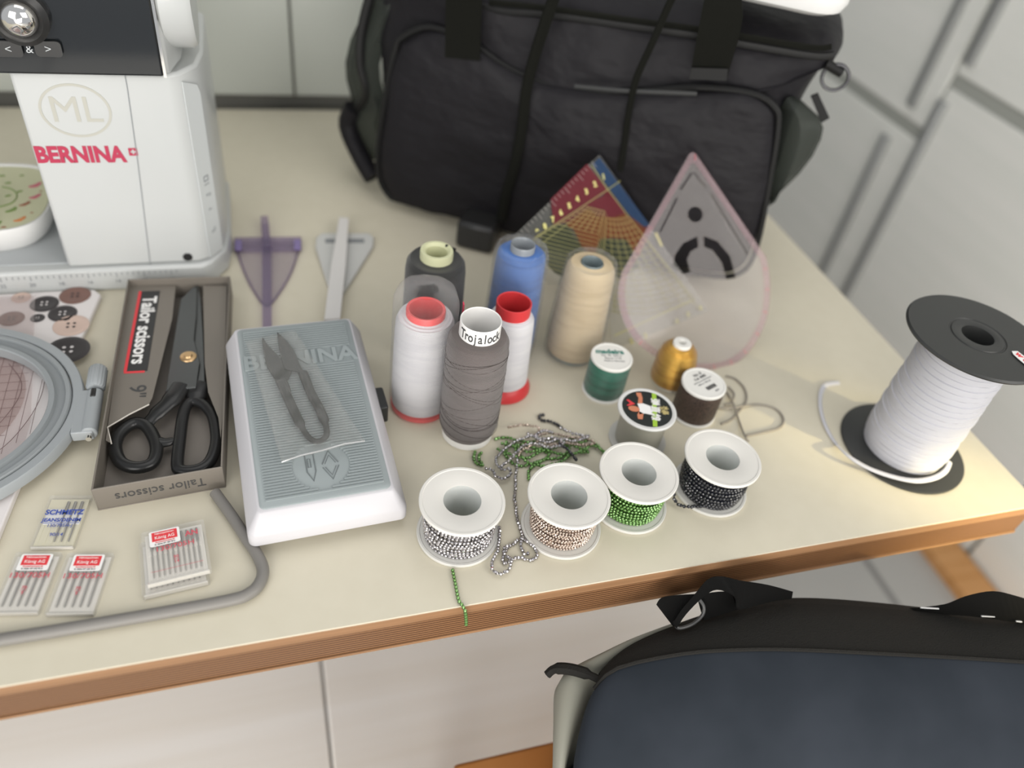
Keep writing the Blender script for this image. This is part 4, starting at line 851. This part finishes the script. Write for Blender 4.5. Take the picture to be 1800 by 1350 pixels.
def fan(t, r_):                              # t along from left leg to right leg, r_ 0..1 from the corner
    a = lerp2(e0, e1, t); s_ = math.sin(math.pi*t)*(.34 if t > .45 else .02); bx, by = a[0]-pz[0], a[1]-pz[1]
    return (pz[0]+bx*r_*(1+s_*.35), pz[1]+by*r_*(1+s_))
for i in range(15):
    t = i/14
    pts = [fan(t, .22), fan(t, .5)] if .14 < t < .55 else [fan(t, .22), fan(t, .6), fan(t, 1.0)]; k.tube([onR(x, y, .0007) for x, y in pts], .00042, YF, 4)
for j in range(18):
    r_ = .22+j*.046; k.tube([onR(*fan(i/16, r_), .0007) for i in range(17)], .00036, YF, 4)
k.tube([onR(x, y, .0008) for x, y in ((940, 418), (1066, 335), (1090, 318))], .0006, YF, 4); k.tube([onR(x, y, .0008) for x, y in ((1040, 290), (1066, 330), (1150, 440), (1230, 545))], .0005, YF, 4)
k.tube([onR(x, y, .0008) for x, y in ((1080, 590), (1215, 528))], .0006, YL, 4)
k.build('fan_grid', fr, world=True)
k = MB()
for i, (x, y) in enumerate(((1061, 311), (1046, 324), (1031, 337), (1015, 350), (1001, 362), (986, 374), (972, 386), (958, 398), (945, 408))):
    q = onR(x, y, .0009); k.text(str(i+1), .0075, YL, M=Matrix.Translation(q) @ frame(Vector((0, 0, 0)), nr, Vector((1, .3, 0))), bold=.0005)
for i, (x, y) in enumerate(((1110, 600), (1135, 590), (1190, 565), (1210, 553), (1232, 541))):
    q = onR(x, y, .0009); k.text('369XH'[i] if False else str(i+2), .0075, YL, M=Matrix.Translation(q) @ frame(Vector((0, 0, 0)), nr, Vector((1, .3, 0))), bold=.0004)
k.box((0, 0, 0), (.003, .016, .0003), YL, M=frame(onR(1158, 421, .0009), nr, Vector((.9, .7, 0)))); 
GRL = mat('ruler_tick', (.30, .28, .26), .6)
for i in range(26):
    t = i/26; x, y = 1040-(1040-885)*t, 284+(432-284)*t; l = 9 if i % 4 == 0 else 5
    k.tube([onR(x, y, .0009), onR(x+l, y+l*1.15, .0009)], .00025, GRL, 4)
k.build('printed_numbers', fr, world=True)
# teardrop ruler
t0 = F(1215, 268, .060); tb0 = P(1232, 650, .0010); hx = Vector((1, .18, 0)); sd_ = (t0-tb0); n2 = hx.cross(sd_).normalized()
if n2.z < 0: n2 = -n2
def onT(px, py, off=0): v = ray(px, py); return CAM+v*((tb0-CAM).dot(n2)+off)/v.dot(n2)
MTt = frame(onT(1222, 470, 0), n2, hx); iT = MTt.inverted()
def loc2(lst): return [((iT @ onT(x, y)).x, (iT @ onT(x, y)).y) for x, y in lst]
out_ = [(1215, 270), (1223, 272), (1345, 452), (1352, 500), (1346, 560), (1318, 615), (1280, 644), (1232, 650), (1180, 640), (1130, 612), (1098, 570), (1086, 520), (1092, 480), (1208, 272)]
so_ = smooth([Vector((x, y, 0)) for x, y in out_[2:-1]], 6); outl = [(1212, 270), (1217, 268), (1222, 271)]+[(p.x, p.y) for p in so_]
hole1 = [(1222+14*math.cos(a*.4), 377+14*math.sin(a*.4)) for a in range(16)]
ar1 = [(1182, 468), (1186, 448), (1200, 428), (1226, 415), (1228, 434), (1214, 442), (1208, 456), (1214, 478), (1200, 482)]
ar2 = [(1236, 414), (1262, 424), (1284, 450), (1294, 488), (1276, 492), (1268, 462), (1252, 440), (1237, 434)]
sl = lambda a, b_, w_: [(a[0]-w_, a[1]), (a[0]+w_, a[1]), (b_[0]+w_, b_[1]), (b_[0]-w_, b_[1])]
s1_ = sl((1216, 303), (1196, 334), 2); s2_ = sl((1220, 303), (1240, 330), 2); s3_ = sl((1190, 348), (1160, 408), 2); s4_ = sl((1250, 342), (1315, 448), 2)
ACR = film('acrylic_grey', (.98, .97, .98), .04, .105, (.66, .62, .60), .1); PK = film('acrylic_pink', (.98, .94, .95), .02, .08, (.62, .42, .46), .3)
td = thing('teardrop_ruler', 'clear teardrop-shaped acrylic ruler with pink border markings leaning on the black bag', 'ruler', tuple(tb0))
k = MB(); k.curve2d([loc2(outl), loc2(hole1), loc2(ar1), loc2(ar2), loc2(s1_), loc2(s2_), loc2(s3_), loc2(s4_)], .0022, ACR, M=MTt); k.build('plate', td, world=True)
k = MB(); cxp, cyp = 1222, 480
inn = [(cxp+(x-cxp)*.92, cyp+(y-cyp)*.92+2) for x, y in outl]
k.curve2d([loc2(outl), loc2(inn)], .0002, PK, M=MTt @ T3(0, 0, .0014))
for i in range(0, 48, 1):
    x, y = outl[2+i] if 2+i < len(outl) else outl[-1]; k.tube([onT(x, y, .0022), onT(cxp+(x-cxp)*.95, cyp+(y-cyp)*.95, .0022)], .0003, PRED if i % 4 == 0 else PK, 4)
k.build('pink_border', td, world=True)

# ================================================================= TROLLEY BAG
NY = mat('bag_nylon', (.012, .0112, .0132), .55, spec=.20, bump=('noise', (14, 14, 22), .008)); NY2 = mat('bag_webbing', (.014, .0145, .011), .75, spec=.15, bump=('wave', (10, 10, 900), .0004, 0)); PIP = mat('bag_piping', (.010, .010, .010), .5, spec=.25)
MSH = film('pocket_mesh', (.36, .38, .35), .05, .45, (.055, .062, .055), .5)
tg = thing('trolley_bag', 'large black nylon trolley bag standing at the back of the table', 'bag', (.36, .86, TZ))
# outline of the front, local coordinates (u, w) on the plane
BU = Vector((.862, -.507, 0)).normalized()
def UW(u_, w_, off=0): return BA+BU*u_+Vector((0, 0, w_))-BN*off
outl = [(.030, .030), (.060, .016), (.24, .012), (.43, .016), (.462, .030), (.470, .060), (.468, .16), (.474, .25), (.486, .258), (.474, .278), (.42, .282), (.25, .284), (.06, .286), (.022, .276), (.006, .25), (.004, .20), (.010, .12), (.016, .06)]
so_ = [(p.x, p.y) for p in smooth([Vector((a, b_, 0)) for a, b_ in outl], 3, True)]
cu_, cw_ = .24, .148
def rg(s_, off, lift=0): return [UW(cu_+(a-cu_)*s_, cw_+(b_-cw_)*s_+lift, off) for a, b_ in so_]
k = MB(); k.loft([rg(.3, .034), rg(.70, .030), rg(.86, .022), rg(.955, .006), rg(1, -.012), rg(1.035, -.07), rg(1.04, -.16), rg(.93, -.19), rg(.5, -.195)], NY); 
o = k.build('body', tg, world=True, sub=2)
tx = bpy.data.textures.new('folds', 'CLOUDS'); tx.noise_scale = .09
dm = o.modifiers.new('d', 'DISPLACE'); dm.texture = tx; dm.strength = .016; dm.texture_coords = 'LOCAL'
# front pocket
pk = smooth([Vector((x, y, 0)) for x, y in ((697, 90), (712, 62), (760, 45), (830, 72), (900, 118), (990, 152), (1100, 158), (1220, 150), (1320, 160), (1362, 185), (1368, 220), (1352, 320), (1330, 430), (1300, 476), (1230, 478), (1000, 440), (850, 398), (740, 375), (690, 345), (668, 300), (672, 220))], 4, True)
pkl = [(((F(p.x, p.y, .03)-BA).dot(BU)), (F(p.x, p.y, .03).z-TZ)) for p in pk]; pu = sum(a for a, _ in pkl)/len(pkl); pw_ = sum(b_ for _, b_ in pkl)/len(pkl)
def pr_(s_, off): return [UW(pu+(a-pu)*s_, max(.012, pw_+(b_-pw_)*s_), off) for a, b_ in pkl]
k = MB(); k.loft([pr_(1.0, .0), pr_(1.0, .030), pr_(.985, .038), pr_(.90, .044), pr_(.6, .047), pr_(.25, .048)], NY); o = k.build('front_pocket', tg, world=True, sub=1)
dm = o.modifiers.new('d', 'DISPLACE'); dm.texture = tx; dm.strength = .012; dm.texture_coords = 'LOCAL'
k = MB(); k.tube([UW(a, max(.014, b_), .035) for a, b_ in pkl], .0032, PIP, 8, closed=True); k.build('pocket_piping', tg, world=True)
# pull flap seam and upper zip bands
def fline(pts, off, r, m, nm, flat=.6):
    k = MB(); k.tube(smooth([F(x, y, off) for x, y in pts], 6), r, m, 8, flat=flat, up=tuple(BN)); return k.build(nm, tg, world=True)
fline([(700, -60), (850, 12), (960, 25), (1100, 45), (1220, 62), (1330, 82), (1430, 98), (1466, 97)], .026, .004, PIP, 'zipper')
fline([(860, 4), (960, 14), (1100, 34), (1220, 50), (1330, 68), (1430, 84), (1462, 82)], .028, .0028, NY2, 'zipper_flap')
fline([(1010, 152), (1100, 160), (1225, 165)], .052, .0025, mat('zip_grey', (.018, .019, .019), .5), 'pocket_zipper')
def ribbon(pairs, off, m, nm, t=.002):
    k = MB(); a = [F(p[0][0], p[0][1], off+p[2]) for p in pairs]; b_ = [F(p[1][0], p[1][1], off+p[2]) for p in pairs]
    a2 = [q-BN*t for q in a]; b2 = [q-BN*t for q in b_]
    k.loft([[w_, x, y, z_] for w_, x, y, z_ in zip(a, b_, b2, a2)], m); return k.build(nm, tg, world=True)
ribbon([((786, -60), (850, -60), .012), ((784, 20), (847, 20), .004), ((783, 100), (844, 106), 0)], .050, NY2, 'strap')
ribbon([((1245, -60), (1300, -60), .0), ((1238, 0), (1306, 30), .008), ((1226, 60), (1298, 70), .006), ((1213, 132), (1278, 136), 0)], .050, NY2, 'strap')
ribbon([((1216, 118), (1280, 120), .004), ((1212, 138), (1277, 141), .004)], .052, PIP, 'strap_tab')
fline([(985, -50), (972, 0), (955, 50), (938, 105), (925, 160), (918, 220), (905, 290), (890, 340), (880, 388)], .056, .0058, NY2, 'cord', .5)
fline([(1205, -40), (1180, 0), (1158, 50), (1140, 90), (1118, 140), (1105, 200), (1098, 250), (1090, 300)], .056, .0034, NY2, 'cord', .6)
# side mesh pockets, ring, tab, wheel
k = MB(); rows = []
for i in range(9):
    t = i/8; 
    x, y = [(660, -20), (634, 30), (616, 70), (607, 110), (609, 140), (617, 170), (623, 190), (616, 215), (640, 280)][i]
    rows.append([F(x, y, -.04), F(x+10, y, -.015), F(x+40, y+3, .008), F(x+60, y+5, -.002), F(x+60, y, -.06)])
k.loft(rows, MSH, closed=False); o = k.build('mesh_pocket', tg, world=True); s__ = o.modifiers.new('s', 'SOLIDIFY'); s__.thickness = .001
k = MB(); k.tube(smooth([F(655, -20, -.01), F(637, 50, -.005), F(634, 110, 0), F(645, 160, 0), F(628, 192, -.02)], 5), .006, PIP, 8); k.build('pocket_binding', tg, world=True)
k = MB(); k.tube(smooth([F(622, 190, -.02), F(612, 222, -.02), F(634, 275, -.01), F(656, 312, .0)], 4), [.012]*5+[.012]*8, NY, 10); k.build('side_gusset', tg, world=True)
k = MB(); rows = []
for i in range(8):
    x, y = [(1400, 168), (1440, 205), (1447, 225), (1443, 245), (1428, 275), (1405, 305), (1380, 330), (1357, 352)][i]
    rows.append([F(1372-i*3, y+(10 if i else 20), .014), F((x+1368)/2, y+3, .022), F(x-6, y, .008), F(x, y, -.03)])
k.loft(rows, MSH, closed=False); o = k.build('mesh_pocket', tg, world=True); s__ = o.modifiers.new('s', 'SOLIDIFY'); s__.thickness = .001
k = MB(); k.slab([F(1425, 170, 0), F(1438, 165, 0), F(1458, 208, 0), F(1444, 216, 0)], .004, PIP, nrm=BN); k.build('side_tab', tg, world=True)
k = MB(); q = F(1468, 136, .0); k.tube([q+BU*(.0125*math.cos(a*.3))+Vector((0, 0, .0125*math.sin(a*.3))) for a in range(21)], .0018, mat('ring_metal', (.06, .06, .065), .35, .6), 8, closed=True); k.build('d_ring', tg, world=True)
k = MB(); k.tube([F(1452, 112, 0), F(1480, 128, 0)], .005, PIP, 8); k.build('ring_loop', tg, world=True)
for uu in (.12, .40):
    k = MB(); q = UW(uu, .019, -.02); k.lathe([(0, -.018), (.016, -.018), (.0185, -.014), (.0185, .014), (.016, .018), (0, .018)], BLACKP, 24, M=Matrix.Translation(q) @ Matrix.Rotation(math.atan2(BU.y, BU.x), 4, 'Z') @ Matrix.Rotation(R_(90), 4, 'Y')); k.build('wheel', tg, world=True)
k = MB(); q = P(842, 402, .02); k.box((0, 0, 0), (.045, .040, .034), BLACKP, M=Matrix.Translation((q.x, q.y, TZ+.0175)) @ Matrix.Rotation(R_(-30), 4, 'Z')); k.build('foot_block', tg, world=True, bevel=.005)
# white rounded object on the bag
wx = thing('white_case', 'rounded white case resting on top of the black trolley bag', 'case', tuple(P(1362, -4, .306)))
k = MB(); q = P(1362, -4, .306); Mw = Matrix.Translation((q.x, q.y, TZ+.306)) @ Matrix.Rotation(R_(-32), 4, 'Z')
k.loft([[(x*s_, y*s_, z_) for x, y in rrect(.130, .085, .03, 6)] for s_, z_ in ((.80, 0), (.94, .004), (1, .012), (1, .022), (.95, .030), (.8, .034))], WHITE, M=Mw); k.build('shell', wx, world=True)

# ================================================================= GREY BAG IN FRONT
FB = mat('front_bag_top', (.022, .021, .019), .75, spec=.12, bump=('noise', (900, 900, 900), .0006)); FB2 = mat('front_bag_navy', (.022, .027, .034), .8, spec=.12, noise=((9, 9, 9), (.034, .040, .050))); OL = mat('front_bag_olive', (.29, .285, .235), .75)
gb = thing('grey_bag', 'dark grey and olive fabric bag in front of the table at the lower right', 'bag', (.42, .15, .45))
NSX = 9
def rowp(lst): return smooth([P(x, y, h) for x, y, h in lst], 3)
def bott(row, y, z): return [Vector((p.x, y, z)) for p in row]
R1 = rowp([(1062, 1165, -.050), (1110, 1118, -.045), (1200, 1074, -.040), (1300, 1041, -.036), (1392, 1025, -.034), (1500, 1028, -.034), (1650, 1044, -.034), (1800, 1062, -.034), (1960, 1084, -.034)])
R15 = rowp([(1050, 1195, -.050), (1095, 1160, -.040), (1200, 1122, -.030), (1300, 1100, -.025), (1400, 1094, -.022), (1520, 1100, -.022), (1670, 1112, -.022), (1830, 1130, -.022), (1980, 1145, -.022)])
R2 = rowp([(1044, 1212, -.052), (1085, 1175, -.038), (1200, 1150, -.026), (1300, 1143, -.021), (1400, 1143, -.018), (1550, 1150, -.018), (1700, 1158, -.018), (1850, 1168, -.018), (2000, 1180, -.018)])
R0 = [Vector((p.x, p.y+.004, TZ-.12)) for p in R1]; R00 = [Vector((p.x, p.y+.0, .462)) for p in R1]
k = MB(); k.loft([R00, R0, R1, R15, R2], FB, closed=False); o = k.build('top_panel', gb, world=True, sub=1)
R3 = rowp([(1030, 1240, -.058), (1065, 1200, -.040), (1190, 1178, -.028), (1300, 1175, -.022), (1400, 1176, -.018), (1550, 1180, -.018), (1700, 1186, -.018), (1860, 1196, -.018), (2010, 1208, -.018)])
R4 = rowp([(1014, 1300, -.070), (1045, 1270, -.050), (1180, 1260, -.036), (1300, 1258, -.030), (1400, 1258, -.026), (1560, 1262, -.026), (1720, 1268, -.026), (1890, 1278, -.026), (2040, 1290, -.026)])
R5_ = rowp([(1003, 1370, -.085), (1030, 1360, -.065), (1170, 1365, -.052), (1300, 1368, -.046), (1420, 1370, -.042), (1590, 1374, -.042), (1760, 1380, -.042), (1940, 1390, -.042), (2100, 1402, -.042)])
R6 = [p+Vector((0, -.030, -.05)) for p in R5_]; R7 = [Vector((p.x, p.y-.025, .48)) for p in R5_]; R8 = [Vector((p.x, p.y+.0, .455)) for p in R5_]
k = MB(); k.loft([R2, R3, R4, R5_, R6, R7, R8, R00], FB2, closed=False); o = k.build('front_panel', gb, world=True, sub=1)
k = MB(); k.tube([p+Vector((0, 0, .001)) for p in R2], .0016, FB, 6); k.build('seam_piping', gb, world=True)
# olive side
OA = rowp([(958, 1420, -.14), (960, 1330, -.105), (961, 1250, -.085), (962, 1192, -.075), (985, 1170, -.070), (1040, 1146, -.066), (1110, 1116, -.060), (1190, 1088, -.052)])
OB = rowp([(995, 1420, -.108), (1010, 1330, -.084), (1030, 1260, -.070), (1056, 1200, -.062), (1068, 1180, -.059), (1095, 1155, -.055), (1140, 1124, -.050), (1205, 1098, -.045)])
OC = [Vector((p.x+.055, p.y+.020, .46)) for p in OA]; OD = [Vector((p.x, p.y, .46)) for p in OB]
k = MB(); k.loft([OC, OA, [a.lerp(b_, .5)+Vector((-.002, 0, .004)) for a, b_ in zip(OA, OB)], OB, OD], OL, closed=False); o = k.build('olive_side', gb, world=True, sub=1)
k = MB(); k.tube(smooth(PP([(962, 1186, -.073), (975, 1176, -.068), (1000, 1176, -.062), (1030, 1184, -.058), (1056, 1196, -.055)]), 4), [.0035]*5+[.0045]*8+[.003]*4, FB, 8); k.build('side_piping', gb, world=True)
WB = mat('front_bag_webbing', (.008, .0078, .0075), .7, spec=.12, bump=('wave', (700, 700, 700), .0004, 0))
def strip(pairs, nm, root=gb, t=.0016, m=WB):
    a = smooth([P(*p[0]) for p in pairs], 4); b_ = smooth([P(*p[1]) for p in pairs], 4); k = MB(); tt = Vector((0, .0006, -t))
    k.loft([[x, y, y+tt, x+tt] for x, y in zip(a, b_)], m); return k.build(nm, root, world=True)
strip([((1394, 1040, -.020), (1392, 1052, -.026)), ((1350, 1028, -.004), (1352, 1058, -.020)), ((1300, 1020, .006), (1300, 1071, -.016)), ((1268, 1013, .012), (1292, 1048, .0)), ((1245, 1018, .010), (1262, 1036, .002)), ((1224, 1042, .002), (1236, 1050, -.004)), ((1198, 1072, -.012), (1206, 1080, -.016)), ((1183, 1096, -.024), (1190, 1104, -.026))], 'handle_strap')
strip([((1226, 1046, -.012), (1238, 1090, -.030)), ((1262, 1040, -.010), (1270, 1080, -.028)), ((1300, 1040, -.012), (1302, 1070, -.026))], 'handle_strap')
strip([((1222, 1044, -.004), (1202, 1072, -.014)), ((1190, 1046, -.010), (1194, 1085, -.022)), ((1164, 1050, -.016), (1188, 1098, -.028)), ((1155, 1062, -.020), (1184, 1100, -.030))], 'handle_strap')
k = MB(); k.tube(smooth(PP([(1228, 1052, -.010), (1237, 1066, -.016), (1234, 1082, -.022), (1215, 1098, -.028), (1192, 1104, -.028), (1186, 1092, -.024)]), 5), .0014, mat('ring_dark', (.05, .05, .05), .4), 8); k.build('handle_ring', gb, world=True)
strip([((1600, 1069, -.030), (1615, 1074, -.032)), ((1660, 1062, -.020), (1670, 1080, -.028)), ((1700, 1047, -.006), (1710, 1083, -.026)), ((1745, 1039, .002), (1750, 1088, -.026)), ((1785, 1047, -.006), (1795, 1095, -.028)), ((1830, 1062, -.016), (1840, 1102, -.030)), ((1880, 1085, -.028), (1885, 1110, -.032))], 'shoulder_strap')
SL = mat('lining_silver', (.6, .6, .6), .4)
for a, b_ in (((1618, 1068), (1650, 1070)), ((1725, 1083), (1748, 1084)), ((1786, 1092), (1796, 1093))): MB().tube(PP([a, b_], -.024), .0007, SL, 5).build('lining_stitch', gb, world=True)
# wooden stool carrying the bag
so__ = thing('wooden_stool', 'orange-brown wooden stool under the grey bag', 'stool', (.42, .15, 0)); SW = mat('stool_beech', (.50, .20, .055), .45, noise=((14, 3, 14), (.56, .25, .08)))
MB().box((.455, .135, .435), (.67, .288, .03), SW).build('seat', so__, world=True, bevel=.004)
for x in (.11, .75):
    for y in (.02, .25): MB().box((x, y, .21), (.035, .035, .42), SW).build('leg', so__, world=True, bevel=.003)
